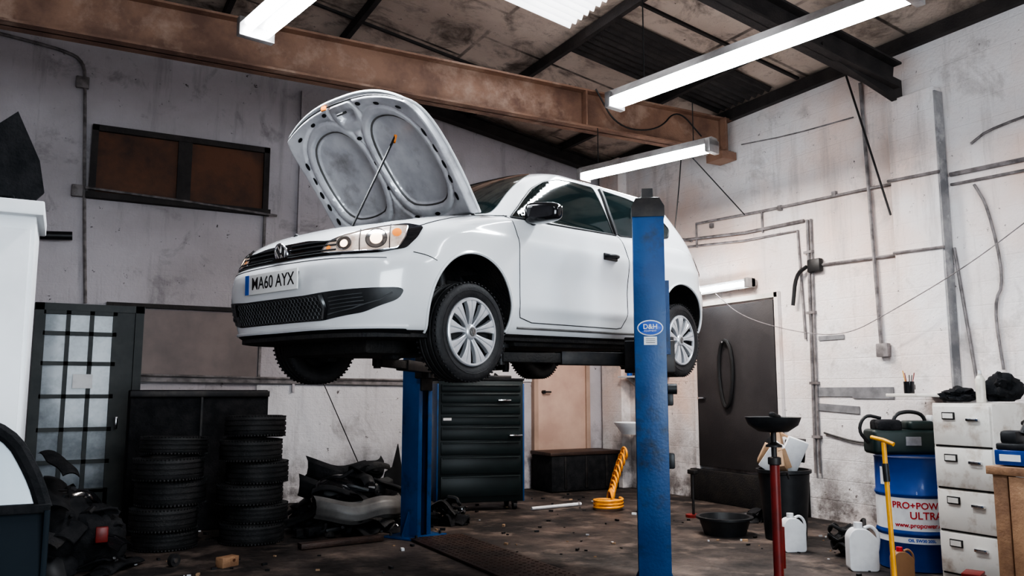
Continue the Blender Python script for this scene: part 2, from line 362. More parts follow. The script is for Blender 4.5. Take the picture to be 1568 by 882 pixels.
b=B(); b.box((6.65,YB-0.40,0.26),(1.15,0.55,0.50),m_matte_black,bev=0.02); b.box((6.65,YB-0.40,0.53),(1.2,0.58,0.05),m_plate_floor,bev=0.01)
for x in (6.3,6.65,7.0): b.box((x,YB-0.68,0.27),(0.04,0.02,0.44),m_steel_dark,bev=0.004)
b.build('door_step_chest')
b=B(); b.box((XR-0.035,7.83,1.47),(0.06,1.38,2.06),m_blackdoor,bev=0.006)
for y in (7.1,8.56): b.box((XR-0.03,y,1.3),(0.05,0.06,2.6),m_wall_r)
b.box((XR-0.03,7.83,2.56),(0.05,1.5,0.06),m_cream); b.box((XR-0.09,8.42,1.32),(0.04,0.12,0.025),m_chrome,bev=0.006)
b.build('door_3')
b=B(); b.box((XR-0.06,7.7,0.2),(0.12,1.9,0.40),m_under,bev=0.01); b.build('baseboard_right')
b=B(); P=[]
for i in range(48):
    a=2*PI*i/48; P.append((XR-0.11, 7.93+0.12*math.cos(a)*(1+0.15*math.sin(a)), 1.63+0.42*math.sin(a)))
b.tube(P,0.024,m_cable_blk,closed=True); b.cyl((XR-0.067,7.93,2.03),(XR-0.16,7.93,2.03),0.012,m_chrome); b.build('hanging_drive_belt')

def cable(name, pts, r=0.012, mat=None, it=2, extra=None):
    b=B(); b.tube(chaikin([tuple(p) for p in pts],it,False),r,mat or m_cable,6)
    if extra: extra(b)
    return b.build(name)
yb=YB-0.025; xr=XR-0.022
cable('wall_conduit',[(-0.9,yb,5.47),(-0.2,yb,5.40),(0.0,yb,5.3),(0.03,yb,5.0),(0.1,yb,3.6),(0.18,yb,2.42)],0.02,it=2,
      extra=lambda b:(b.box((0.0,yb-.01,5.04),(0.14,0.06,0.14),m_cable,bev=0.01), b.box((0.02,yb-.01,3.73),(0.12,0.06,0.14),m_cable,bev=0.01)))
def ex1(b):
    b.tube([(xr,6.60,3.38),(xr,6.62,2.0),(xr,6.64,0.5)],0.018,m_cable,6); b.tube([(xr,6.55,3.38),(xr,6.57,2.0),(xr,6.58,0.5)],0.014,m_cable,6)
    b.tube([(xr-0.01,5.78,4.75),(xr-0.01,5.70,1.9)],0.02,m_cable,6); b.box((xr-0.02,5.67,1.83),(0.06,0.14,0.14),m_cable,bev=0.01)
    b.box((xr-0.02,6.5,2.83),(0.07,0.18,0.15),m_cable_blk,bev=0.015)
    b.tube(chaikin([(xr-0.04,6.6,2.83),(xr-0.06,6.75,2.75),(xr-0.05,6.82,2.4)],2,False),0.022,m_cable_blk,6)
    b.tube([(xr,6.45,2.83),(xr,5.4,2.80)],0.016,m_cable,6); b.tube([(xr-0.135,5.4,2.8),(xr-0.135,4.85,2.78)],0.014,m_cable,6); b.tube([(xr,4.84,2.78),(xr,4.70,1.42)],0.014,m_cable,6)
    b.tube([(xr,8.8,3.50),(xr,7.6,3.40),(xr,6.65,3.38)],0.02,m_cable,6); b.tube([(xr,8.8,3.40),(xr,7.6,3.30),(xr,6.75,3.28),(xr,6.7,2.0)],0.014,m_cable,6)
    b.tube([(xr,8.5,3.35),(xr,8.5,3.68),(xr,7.3,3.62),(xr,5.4,3.55)],0.016,m_cable,6)
    b.tube([(xr,4.83,3.50),(xr,2.0,3.4)],0.022,m_cable,6); b.tube([(xr,4.83,3.40),(xr,2.0,3.3)],0.014,m_cable,6)
    b.tube([(xr-0.135,5.42,3.55),(xr-0.135,4.85,3.52)],0.016,m_cable,6)
    b.tube([(xr,7.3,3.62),(xr,7.3,3.35)],0.012,m_cable,6)
    for y in (8.2,7.0,6.2): b.box((xr,y,3.6),(0.04,0.05,0.06),m_cable)
    for z in (3.0,2.3,1.5,0.9): b.box((xr,6.6,z),(0.04,0.12,0.03),m_cable)
    b.tube(chaikin([(xr,7.6,4.55),(xr,6.8,4.45),(xr,5.9,4.4)],1,False),0.008,m_cable,6)
    b.tube(chaikin([(xr,4.6,3.75),(xr,4.4,3.85),(xr,3.4,3.9)],2,False),0.012,m_cable,6)
    b.tube(chaikin([(xr,4.6,3.35),(xr,4.48,3.1),(xr,4.38,2.4),(xr,4.5,2.2),(xr,4.45,1.6)],2,False),0.013,m_cable,6)
    b.tube(chaikin([(xr,6.5,0.95),(xr,6.0,0.85),(xr,5.4,0.9)],2,False),0.010,m_cable_blk,6)
cable('electrical_conduit',[(xr,8.95,3.55),(xr,8.7,3.5),(xr,8.6,3.45)],0.012,extra=ex1)
cable('loose_wire',[(xr-0.10,8.05,2.66),(xr-0.3,7.4,2.3),(xr-0.3,6.56,2.06),(xr-0.3,5.9,1.98),(xr-0.35,5.32,2.18),(xr-0.2,4.6,2.55),(xr-0.2,3.9,2.95)],0.005,m_cable,3)
cable('hanging_rod',[(7.40,5.90,4.86),(7.38,5.65,4.0),(7.36,5.42,3.2)],0.011,m_cable_blk,1)
cable('light_suspension_wire',[(6.68,7.82,4.45),(6.6,7.82,3.8),(6.5,7.82,3.2)],0.007,m_cable_blk,1, extra=lambda b: b.tube([(6.68,7.75,4.4),(7.45,7.56,3.62)],0.007,m_cable_blk,6))
cable('beam_cable',[(5.3,7.7,4.93),(5.6,7.7,4.5),(6.2,7.68,4.55),(6.5,7.68,4.9),(6.9,7.7,4.6)],0.01,m_cable_blk,3)
cable('thin_wire',[(2.9,YB-0.3,1.55),(3.1,YB-0.35,1.1),(3.4,YB-0.3,0.5)],0.007,m_cable_blk,2)
b=B()
b.box((xr+.012,6.2,1.4),(0.006,0.75,0.10),m_tape); b.box((xr+.012,6.3,1.22),(0.006,0.55,0.08),m_tape,rot=(0.05,0,0)); b.box((xr+.012,6.35,2.0),(0.006,0.35,0.05),m_tape)
b.box((xr+.012,5.85,1.39),(0.008,0.5,0.12),m_tape)
b.build('wall_tape_patch')
b=B(); b.tube([(-0.32,YB-0.1,3.16),(0.0,YB-0.1,3.18)],0.05,m_black_plastic,12); b.box((-0.16,YB-0.05,3.17),(0.06,0.1,0.06),m_steel_dark); b.build('wall_pipe_stub')

def fluoro(loc, rz, L, twin=True, hang=1.0, wid=1.0):
    b=B()
    b.prism([(-0.10*wid,0.03),(0.10*wid,0.03),(0.055*wid,0.11),(-0.055*wid,0.11)],-L/2,L/2,m_fixture)
    for s_ in (-1,1):
        b.box((0,s_*(L/2-0.03),0.02),(0.2*wid,0.06,0.14),m_fixture,bev=0.008)
    xs=(-0.055*wid,0.055*wid) if twin else (0.0,)
    for x in xs: b.cyl((x,-L/2+0.06,-0.005),(x,L/2-0.06,-0.005),0.021,m_tube,n=12)
    if hang>0:
        for s_ in (-0.36,0.36): b.cyl((0,s_*L,0.1),(0,s_*L,hang),0.006,m_cable_blk,n=6)
    return b.build('fluorescent_light',loc,rz)
fluoro((1.20,5.02,3.92),math.radians(11),1.55,True,roofz(1.2)-3.92-0.16,1.3)
fluoro((4.35,4.40,3.90),math.radians(11),2.65,True,roofz(4.4)-3.9-0.16)
fluoro((5.50,7.08,3.90),math.radians(18),1.75,True,0.55)
b_=fluoro((0,0,0),0,1.25,False,0,.6); b_.rotation_euler=(0,math.pi/2,0); b_.location=(XR-0.13,8.05,2.74)
fluoro((1.0,0.5,4.2),0,2.4,True,1.5)  # added fixture out of view, lights the room from the camera end
fluoro((5.4,0.5,4.2),0,2.4,True,1.0)  # second added fixture, likewise unseen, for more light

# ================================================================== CAR
CX,CY,CZ,CA=1.061,4.88,1.53,math.radians(20.4)
car=empty('hatchback_car',(CX,CY,CZ),(0,-math.radians(1.3),CA))
def outline(z,xf,xr_,w,Lf,Lr,p,q,pr_,qr,nf=56,ns=64,nr=40,mod=None):
    pts=[]
    for i in range(nf):
        a=-PI/2+PI*(i+0.5)/nf
        y=w*math.copysign(abs(math.sin(a))**(2/q),math.sin(a)); x=xf+Lf*(1-abs(math.cos(a))**(2/p)); pts.append([x,y,z])
    for i in range(ns): t=i/(ns-1); pts.append([xf+Lf+(xr_-Lr-xf-Lf)*t, w, z])
    for i in range(nr):
        a=PI/2-PI*(i+0.5)/nr
        y=w*math.copysign(abs(math.sin(a))**(2/qr),math.sin(a)); x=xr_-Lr*(1-abs(math.cos(a))**(2/pr_)); pts.append([x,y,z])
    for i in range(ns): t=i/(ns-1); pts.append([xr_-Lr+(xf+Lf-xr_+Lr)*t, -w, z])
    if mod:
        for P in pts: mod(P)
    return [Vector(P) for P in pts]
fxf=pchip([.185,.215,.26,.32,.40,.48,.57,.61,.64,.72,.78,.85,.91,.96,.985,1.0],[.085,.045,.038,.028,.008,.0,.012,.03,.05,.085,.15,.30,.54,.82,1.0,1.06])
fxr=pchip([.185,.25,.35,.5,.62,.66,.8,.95,1.0],[3.82,3.90,3.95,3.97,3.96,3.93,3.92,3.87,3.82])
fw=pchip([.185,.21,.25,.33,.40,.50,.60,.70,.78,.805,.83,.88,.93,.97,1.0],[.745,.775,.795,.815,.824,.832,.839,.840,.843,.840,.832,.822,.812,.79,.74])
fq=pchip([.165,.5,.62,.75,.9,1.0],[4.0,3.9,3.7,3.3,3.0,3.0])
fL=pchip([.165,.5,.62,.75,.9,1.0],[.52,.54,.56,.60,.62,.62])
def flare(P):
    x,y,z=P
    for xc in (.83,3.30):
        g=math.exp(-((x-xc)/.45)**4)*math.exp(-((z-.45)/.26)**2)
        P[1]*=1+.026*g
    g=math.exp(-((x-2.1)/.85)**4)*math.exp(-((z-.58)/.12)**2); P[1]*=1-.030*g
    g=math.exp(-((x-2.1)/.85)**4)*math.exp(-((z-.38)/.045)**2); P[1]*=1+.014*g
zs=list(np.linspace(.185,1.0,80))
rings=[outline(z,fxf(z),fxr(z),fw(z),fL(z),.46,2.0,fq(z),2.3,3.4,mod=flare) for z in zs]
n=len(rings[0]); bd=B(); bd.ring(rings,m_white_paint,n,True,True)
lower=bd.build('body_lower',sharp=50)
lower.data.materials.append(m_under)
def add_cut(bb):
    c=bb.build('cut'); apply_bool(lower,c)
for xc in (.83,3.30):
    for s_ in (-1,1):
        c=B(); c.cyl((xc,s_*.50,.325),(xc,s_*1.1,.325),.348,m_under,n=96); add_cut(c)
c=B(); c.prism([(.26,-.42),(.33,-.54),(.48,-.62),(1.06,-.66),(1.06,.66),(.48,.62),(.33,.54),(.26,.42)],.55,1.3,m_under,axis='Z'); add_cut(c)
me=lower.data
mats=[m.name if m else '' for m in me.materials]
ui=[i for i,nm in enumerate(mats) if nm==m_under.name][0]
for p_ in me.polygons:
    if p_.normal.z<-0.75 and p_.center.z<.21: p_.material_index=ui
    p_.use_smooth=True
me.set_sharp_from_angle(angle=math.radians(38)); lower.parent=car

gxf=pchip([.93,.97,1.1,1.2,1.3,1.37,1.41,1.44,1.455,1.462],[.97,1.02,1.20,1.35,1.52,1.66,1.78,1.94,2.1,2.3])
gxr=pchip([.93,1.0,1.1,1.2,1.3,1.36,1.40,1.43,1.45,1.462],[3.85,3.83,3.77,3.69,3.61,3.57,3.53,3.40,3.15,2.85])
gw=pchip([.93,1.0,1.1,1.2,1.3,1.36,1.40,1.43,1.45,1.462],[.785,.765,.735,.70,.66,.628,.59,.52,.41,.22])
zz=list(np.linspace(.93,1.36,30))+list(1.462-(np.linspace(1,0,22)[1:]**1.8)*.102)
rg=[outline(z,gxf(z),gxr(z),gw(z),.26,.30,2.0,3.2,2.2,3.4) for z in zz]
bd=B(); bd.ring(rg,m_white_paint,len(rg[0]),True,True); green=bd.build('body_cabin',parent=car,sharp=50)
def tri_bvh(obs):
    V=[];F=[]
    for o in obs:
        k=len(V); V+= [v.co.copy() for v in o.data.vertices]; F+=[[i+k for i in p_.vertices] for p_ in o.data.polygons]
    return BVHTree.FromPolygons(V,F)
bvh=tri_bvh([lower,green])
class Fr:
    def __init__(s,R,D): s.R=Vector(R).normalized(); s.U=Vector((0,0,1)); s.D=Vector(D).normalized()
    def hit(s,a,b_,off=0.0):
        o=s.R*a+s.U*b_-s.D*4
        l,nn,i,d=bvh.ray_cast(o,s.D)
        if l is None: return None
        if nn.dot(s.D)>0: nn=-nn
        return l+nn*off
NEAR=Fr((1,0,0),(0,1,0)); FAR=Fr((1,0,0),(0,-1,0)); FRONT=Fr((0,1,0),(1,0,0)); BACK=Fr((0,1,0),(-1,0,0))
DN=Fr((.67,-.74,0),(.74,.67,0)); DF=Fr((.67,.74,0),(.74,-.67,0))
def patch(bd, poly, fr, mat, off=.003, step=.03, rnd=0):
    if rnd: poly=round_poly(poly,rnd)
    P=[]; n=len(poly)
    for i in range(n):
        a=Vector(poly[i][:2]); c=Vector(poly[(i+1)%n][:2]); k=max(1,int((c-a).length/step))
        for j in range(k): P.append(a+(c-a)*j/k)
    nb=len(P); E=[(i,(i+1)%nb) for i in range(nb)]
    xs=[p.x for p in P]; ys=[p.y for p in P]
    def inside(x,y):
        r=False; j=nb-1
        for i in range(nb):
            if (P[i].y>y)!=(P[j].y>y) and x<(P[j].x-P[i].x)*(y-P[i].y)/(P[j].y-P[i].y)+P[i].x: r=not r
            j=i
        return r
    Q=list(P); y=min(ys)+step/2
    while y<max(ys):
        x=min(xs)+step/2
        while x<max(xs):
            if inside(x,y) and min((p.x-x)**2+(p.y-y)**2 for p in P)>(step*.4)**2: Q.append(Vector((x,y)))
            x+=step
        y+=step
    V2,_,F,*_r=delaunay_2d_cdt(Q,E,[],1,1e-5)
    H=[fr.hit(v.x,v.y,off) for v in V2]
    idx={}; V=[]
    for i,h in enumerate(H):
        if h is not None: idx[i]=len(V); V.append(h)
    FF=[]
    for f in F:
        if all(i in idx for i in f):
            g=[idx[i] for i in f]
            dd=[(V[g[0]]-V[g[1]]).length,(V[g[1]]-V[g[2]]).length,(V[g[2]]-V[g[0]]).length]
            if max(dd)>step*6: continue
            nn=(V[g[1]]-V[g[0]]).cross(V[g[2]]-V[g[0]])
            if nn.dot(fr.D)>0: g=g[::-1]
            FF.append(g)
    bd.add(V,FF,mat,True)
def line(bd, pts, fr, mat, r=.003, off=0.0, closed=False, step=.02):
    P=[]; n=len(pts)
    for i in range(n if closed else n-1):
        a=Vector(pts[i][:2]); c=Vector(pts[(i+1)%n][:2]); k=max(1,int((c-a).length/step))
        for j in range(k): P.append(a+(c-a)*j/k)
    if not closed: P.append(Vector(pts[-1][:2]))
    H=[fr.hit(p.x,p.y,off) for p in P]; seg=[]
    for h in H:
        if h is None or (seg and (h-seg[-1]).length>.12):
            if len(seg)>2: bd.tube(seg,r,mat,6)
            seg=[h] if h is not None else []
        else: seg.append(h)
    if len(seg)>2: bd.tube(seg,r,mat,6,closed=closed and len(seg)==len(H))

g=B()
pane1=[(1.235,.955),(1.33,1.03),(1.44,1.12),(1.57,1.215),(1.73,1.295),(1.92,1.345),(2.12,1.362),(2.36,1.362),(2.42,1.0),(2.425,.985)]
pane2=[(2.49,.99),(2.455,1.36),(2.80,1.345),(3.05,1.315),(3.22,1.25),(3.33,1.15),(3.27,1.07),(3.0,1.02)]
for fr in (NEAR,FAR):
    patch(g,pane1,fr,m_glass,.004,.03,.03); patch(g,pane2,fr,m_glass,.004,.03,.04)
    for pp in (pane1,pane2): line(g,round_poly(pp,.03),fr,m_black_plastic,.006,.003,True)
    line(g,[(1.235,.955),(1.9,.968),(2.45,.985)],fr,m_black_plastic,.009,.003)
    line(g,[(2.455,1.36),(2.44,1.15),(2.455,.99)],fr,m_black_plastic,.022,.0)
patch(g,[(-.68,.985),(.68,.985),(.665,1.05),(.50,1.395),(0,1.415),(-.50,1.395),(-.665,1.05)],FRONT,m_glass,.004,.04,.04)
patch(g,[(-.62,1.02),(.62,1.02),(.50,1.35),(-.50,1.35)],BACK,m_glass,.004,.04,.06)
for y0,y1 in ((.10,.55),(-.45,.05)): line(g,[(y0,1.0),((y0+y1)/2,1.03),(y1,1.05)],FRONT,m_black_plastic,.009,.018)
g.build('window_glass',parent=car,fix=False)
t=B()
for fr in (NEAR,FAR):
    line(t,chaikin([(1.20,.97),(1.245,.85),(1.255,.6),(1.25,.36),(1.27,.31)],2,False),fr,m_black_plastic,.0035)
    line(t,chaikin([(2.46,.98),(2.52,.85),(2.53,.6),(2.50,.38),(2.44,.285)],2,False),fr,m_black_plastic,.0035)
    line(t,[(1.27,.31),(1.4,.282),(2.38,.277),(2.44,.285)],fr,m_black_plastic,.0035)
    line(t,[(1.26,.245),(2.9,.245)],fr,m_grey_bump,.009)
    for xc in (.83,3.30):
        line(t,[(xc+.354*math.cos(a),.325+.354*math.sin(a)) for a in np.linspace(-.38,PI+.38,60)],fr,m_white_paint,.011,-.003)
    line(t,chaikin([(.52,.60),(.46,.625),(.38,.64)],1,False),fr,m_black_plastic,.003)
    line(t,chaikin([(.40,.78),(.62,.86),(.9,.93),(1.1,.965),(1.22,.965)],2,False),fr,m_black_plastic,.004)
    line(t,chaikin([(3.62,.62),(3.75,.66),(3.9,.66)],1,False),fr,m_black_plastic,.003)
line(t,[(-.74,.60),(-.5,.605),(0,.612),(.5,.605),(.74,.60)],FRONT,m_black_plastic,.0025)
line(t,[(-.62,.66),(.62,.66)],BACK,m_black_plastic,.004)
line(t,[(-.76,.225),(-.5,.222),(0,.22),(.5,.222),(.76,.225)],FRONT,m_white_paint,.012,.004)
t.build('body_seams',parent=car)
f=B()
grl=[(-.54,.622),(-.46,.710),(-.2,.738),(.2,.738),(.46,.710),(.54,.622),(.2,.627),(-.2,.627)]
patch(f,grl,FRONT,m_black_gloss,.004,.02,.02)
for z in (.655,.685,.71):
    line(f,[(-.48+(z-.655)*.4,z),(-.08,z+.003)],FRONT,m_black_plastic,.006,.008); line(f,[(.08,z+.003),(.48-(z-.655)*.4,z)],FRONT,m_black_plastic,.006,.008)
for s_ in (-1,1): line(f,[(s_*.08,.645),(s_*.51,.64)],FRONT,m_mesh,.003,.008)
low=[(-.797,.438),(-.5,.420),(-.3,.408),(.3,.408),(.5,.420),(.797,.438),(.775,.370),(.65,.300),(.42,.262),(-.42,.262),(-.65,.300),(-.775,.370)]
patch(f,low,FRONT,m_black_plastic,.004,.022,.03)
def hexrow(bd):
    dz=.0235; dy=.031; r=0; z=.283
    while z<.400:
        y=-.40+(dy/2 if r%2 else 0)
        while y<.40:
            P=[(y+.0165*math.sin(a*PI/3),z+.0135*math.cos(a*PI/3)) for a in range(6)]
            H=[FRONT.hit(p[0],p[1],.008) for p in P]
            if all(h is not None for h in H): bd.tube(H,.0024,m_mesh,4,closed=True)
            y+=dy
        z+=dz*.85; r+=1
hexrow(f)
line(f,[(-.425,.272),(-.445,.33),(-.43,.405)],FRONT,m_black_gloss,.014,.006); line(f,[(.425,.272),(.445,.33),(.43,.405)],FRONT,m_black_gloss,.014,.006)
for s_ in (-1,1):
    line(f,[(s_*.46,.295),(s_*.60,.322),(s_*.72,.368),(s_*.762,.408)],FRONT,m_mesh,.004,.008)
    for k in range(4): line(f,[(s_*.48,.325+k*.02),(s_*.66,.345+k*.019)],FRONT,m_mesh,.003,.007)
chin=[(-.77,.214),(.77,.214),(.75,.188),(-.75,.188)]
patch(f,chin,FRONT,m_black_plastic,.006,.02)
f.build('front_grille',parent=car,fix=False)
s=B()
rg1=[outline(z,.055+dx,3.3,.75-dx*.5,.52,.3,2.0,4.0,2.3,3.4) for z,dx in ((.162,.03),(.167,.0),(.190,.0),(.195,.02))]
s.ring(rg1,m_under,len(rg1[0]),True,True)
s.box((.80,0,.13),(.9,.85,.10),m_under,bev=.03); s.box((2.0,-.45,.155),(1.3,.5,.05),m_under,bev=.02); s.box((2.0,.45,.155),(1.3,.5,.05),m_under,bev=.02)
s.tube([(1.1,.05,.12),(1.8,.08,.10),(2.6,.1,.12),(2.9,.3,.16),(3.6,.4,.2)],.03,m_steel_dark,10)
s.box((3.45,.25,.18),(.5,.5,.14),m_under,bev=.05)
for xc in (.83,3.30):
    s.tube([(xc,-.65,.22),(xc+.02,-.3,.12),(xc+.02,.3,.12),(xc,.65,.22)],.028,m_steel_dark,10)
    for s_ in (-1,1): s.cyl((xc,s_*.6,.2),(xc,s_*.55,.6),.035,m_steel_dark,n=14); s.cyl((xc,s_*.52,.2),(xc,s_*.66,.2),.13,m_steel_dark,n=28)
s.box((.65,-.30,.10),(.08,.12,.1),m_under,bev=.02); s.box((.65,.35,.10),(.08,.12,.1),m_under,bev=.02)
s.box((.65,0,.70),(.5,.8,.12),m_under,bev=.03); s.box((.45,.3,.76),(.2,.25,.14),m_black_plastic,bev=.02); s.box((.78,-.3,.80),(.22,.3,.16),m_black_plastic,bev=.02)
s.box((.98,0,.93),(.14,1.2,.06),m_black_plastic,bev=.02)
s.build('underbody',parent=car)
bg=B(); hp=FRONT.hit(0,.678,.012); T=Matrix.Translation(hp)@Matrix.Rotation(-math.radians(14),4,'Y')@Matrix.Rotation(math.radians(-90),4,'Y')
bg.tube([T@Vector((.058*math.cos(a),.058*math.sin(a),0)) for a in np.linspace(0,2*PI,33)[:-1]],.007,m_chrome,8,closed=True)
bg.cyl(T@Vector((0,0,-.006)),T@Vector((0,0,-.001)),.054,m_black_gloss,n=32)
def bl(a,c): bg.tube([T@Vector((a[1],a[0],.003)),T@Vector((c[1],c[0],.003))],.005,m_chrome,6)
for s_ in (-1,1):
    bl((s_*.018,.050),(0,.008)); bl((s_*.049,.022),(s_*.021,-.047)); bl((s_*.021,-.047),(0,-.005))
bg.build('front_badge',parent=car)
np_=B(); hp=FRONT.hit(0,.50,.0)
Tp=Matrix.Translation((hp.x-.014,.0,.508))@Matrix.Rotation(math.radians(-90),4,'Z')@Matrix.Rotation(math.radians(90),4,'X')
np_.box((0,0,0),(.54,.122,.010),m_plate,bev=.003,X=Tp); np_.box((0,0,-.012),(.50,.09,.02),m_black_plastic,X=Tp)
V,F=text_mesh('MA60 AYX',.104,.0012)
xs=[v.x for v in V]; w_=max(xs)-min(xs); xm_=(max(xs)+min(xs))/2
np_.add([Vector(((v.x-xm_)*.435/w_+.026,v.y,.0062)) for v in V],F,m_text,False,Tp)
np_.box((-.247,0,.0055),(.040,.118,.002),m_bluebadge,X=Tp)
np_.build('number_plate',parent=car,fix=False)
h=B(); SH=.05
def shf(P): return [(a+SH*min(1,.45+(a-.27)*1.2),c_) for a,c_ in P]
hl=shf([(.270,.632),(.300,.70),(.40,.742),(.49,.768),(.62,.798),(.755,.822),(.85,.80),(.82,.73),(.76,.660),(.62,.628),(.49,.622)])
for fr in (DN,DF):
    patch(h,hl,fr,m_black_gloss,.004,.018,.02)
    inn=shf([(.30,.645),(.33,.698),(.43,.742),(.55,.770),(.68,.796),(.765,.80),(.755,.73),(.72,.66),(.60,.640),(.45,.635)])
    patch(h,inn,fr,m_lamp,.007,.016,.02)
    for (cx,cz,r_,mm,of) in ((.465,.688,.040,m_chrome,.010),(.645,.712,.056,m_chrome,.010),(.645,.712,.034,m_lampwarm,.012),(.465,.688,.022,m_lampwarm,.012),(.755,.748,.026,m_amber,.012),(.375,.668,.014,m_amber,.012)):
        patch(h,[(cx+r_*math.cos(a),cz+r_*math.sin(a)) for a in np.linspace(0,2*PI,25)[:-1]],fr,mm,of,.012)
    for (cx,cz,r_) in ((.465,.688,.042),(.645,.712,.058)):
        line(h,[(cx+r_*math.cos(a),cz+r_*math.sin(a)) for a in np.linspace(0,2*PI,25)[:-1]],fr,m_steel_dark,.0025,.012,True,.01)
    line(h,round_poly(inn,.02),fr,m_chrome,.004,.008,True)
    line(h,[(.558,.64),(.55,.77)],fr,m_steel_dark,.003,.012); line(h,[(.720,.65),(.716,.80)],fr,m_steel_dark,.003,.012)
h.build('headlights',parent=car,fix=False)
tl=B()
TN=Fr((.67,.74,0),(-.74,.67,0)); TF=Fr((.67,-.74,0),(-.74,-.67,0))
for fr in (TN,TF):
    u0=.67*3.80-.74*.72
    patch(tl,[(u0-.14,.78),(u0-.12,.93),(u0-.02,.97),(u0+.14,.95),(u0+.16,.80),(u0+.02,.76)],fr,m_red,.006,.02,.03)
for fr in (NEAR,FAR):
    patch(tl,[(3.68,.80),(3.71,.94),(3.85,.96),(3.90,.80),(3.81,.77)],fr,m_red,.005,.02,.02)
patch(tl,[(-.26,.5),(.26,.5),(.26,.61),(-.26,.61)],BACK,m_yellow,.006,.04)
tl.build('tail_lights',parent=car,fix=False)
for s_,nm in ((-1,'mirror_near'),(1,'mirror_far')):
    mb=B(); bm=bmesh.new(); bmesh.ops.create_cube(bm,size=1); bmesh.ops.subdivide_edges(bm,edges=bm.edges[:],cuts=5,use_grid_fill=True)
    for v in bm.verts:
        c_=v.co*2; L_=(abs(c_.x)**4+abs(c_.y)**4+abs(c_.z)**4)**.25
        q=c_/L_ if L_>0 else c_
        v.co=Vector((q.x*.065*(1-.25*q.y*s_)+.02*q.y*s_, q.y*.115, q.z*.066*(1-.15*q.y*s_)))
    mb.bm(bm,m_black_gloss,True,Matrix.Translation((1.42,s_*.915,.995)))
    mb.tube([(1.42,s_*.76,.955),(1.42,s_*.84,.955)],[.04,.03],m_black_plastic,10)
    mb.build(nm,parent=car)
hb=B()
for s_ in (-1,1):
    y=s_*.842
    hb.box((2.27,y+s_*.004,.795),(.17,.012,.05),m_black_plastic,bev=.005)
    hb.tube(chaikin([(2.20,y,.80),(2.205,y+s_*.035,.80),(2.27,y+s_*.045,.80),(2.335,y+s_*.035,.80),(2.34,y,.80)],2,False),.013,m_black_plastic,8)
hb.build('door_handles',parent=car)
hx=1.08; hz=.985; ang=math.radians(61)
zc=pchip([.12,.18,.30,.54,.82,1.08],[.79,.825,.865,.92,.962,.985])
def hoodpt(tt,s_,off):
    hw=.70+.01*s_-.05*s_**4-.07*s_**14
    Lx=.94-.13*abs(tt)**2.6
    x=hx-Lx*s_; y=tt*hw
    z=zc(max(.12,x-.10*abs(tt)**2.4*s_))-.050*abs(tt)**3+off
    return Vector((x,y,z))
def rotopen(p):
    d=p-Vector((hx,0,hz)); c_=math.cos(ang); sn=math.sin(ang)
    return Vector((hx+d.x*c_+d.z*sn,p.y,hz-d.x*sn+d.z*c_+.02))
def sdpoly(P,x,y):
    d=1e9; ins=False; n=len(P); j=n-1
    for i in range(n):
        ax,ay=P[j]; bx,by=P[i]
        ex,ey=bx-ax,by-ay; wx,wy=x-ax,y-ay; tq=max(0,min(1,(wx*ex+wy*ey)/(ex*ex+ey*ey)))
        d=min(d,math.hypot(wx-ex*tq,wy-ey*tq))
        if (ay>y)!=(by>y) and x<(bx-ax)*(y-ay)/(by-ay)+ax: ins=not ins
        j=i
    return -d if ins else d
pk1=chaikin([(.06,.62),(.10,.16),(.40,.10),(.72,.13),(.80,.40),(.76,.72),(.55,.82),(.22,.80)],2)
pk2=[(-p_[0],p_[1]) for p_ in pk1]
pk3=[(-.09,.84),(.09,.84),(.12,.90),(-.12,.90)]
def relief(tt,s_):
    dp=min(sdpoly(pk1,tt,s_),sdpoly(pk2,tt,s_)); d=min(dp,sdpoly(pk3,tt,s_))
    k=max(0,min(1,(d+.02)/.045)); k=k*k*(3-2*k)
    edge=min(1-abs(tt),1-s_,s_+.03)
    e=max(0,min(1,edge/.05)); e=e*e*(3-2*e)
    groove=math.exp(-((d-.085)/.014)**2)*.014 if d>0 else 0
    return -(.008+.045*k*e-groove*e)
hd=B(); NU,NV=150,116
hd.grid(lambda u,v: rotopen(hoodpt(u*2-1,v,0)),60,48,m_white_paint)
hd.grid(lambda u,v: rotopen(hoodpt(u*2-1,v,relief(u*2-1,v))),NU,NV,m_hood_under)
per=[(t_,0) for t_ in np.linspace(-1,1,30)]+[(1,s__) for s__ in np.linspace(0,1,30)[1:]]+[(t_,1) for t_ in np.linspace(1,-1,60)[1:]]+[(-1,s__) for s__ in np.linspace(1,0,30)[1:-1]]
hd.tube([rotopen(hoodpt(a,c_,-.004)) for a,c_ in per],.010,m_white_paint,8,closed=True)
hd.tube([rotopen(hoodpt(a*.955,.02+c_*.955,-.030)) for a,c_ in per],.005,m_black_plastic,6,closed=True)
for pk in (pk1,pk2):
    hd.tube([rotopen(hoodpt(a,c_,relief(a,c_)+.002)) for a,c_ in chaikin(pk,1)],.008,m_grey_bump,6,closed=True)  # grey outline drawn in as the shading around the pocket edges
for (a,c_) in [(-.88,.3),(-.89,.42),(-.88,.55),(-.86,.68),(.88,.3),(.89,.42),(.88,.55),(.86,.68),(-.76,.88),(-.5,.91),(-.27,.93),(.76,.88),(.5,.91),(.27,.93),(-.5,.045),(-.2,.045),(.2,.045),(.5,.045),(0,.30),(0,.50),(0,.70),(.86,.16),(-.86,.16)]:
    ring=[rotopen(hoodpt(a+.020*math.cos(q)*(1 if abs(a)>.8 else 1.8),c_+(.034 if abs(a)>.8 else .014)*math.sin(q),relief(a,c_)-.004)) for q in np.linspace(0,2*PI,15)[:-1]]
    hd.add(ring,[list(range(14))],m_black_plastic)
lp=[rotopen(hoodpt(a,c_,-.05)) for a,c_ in ((-.04,.90),(.04,.90))]
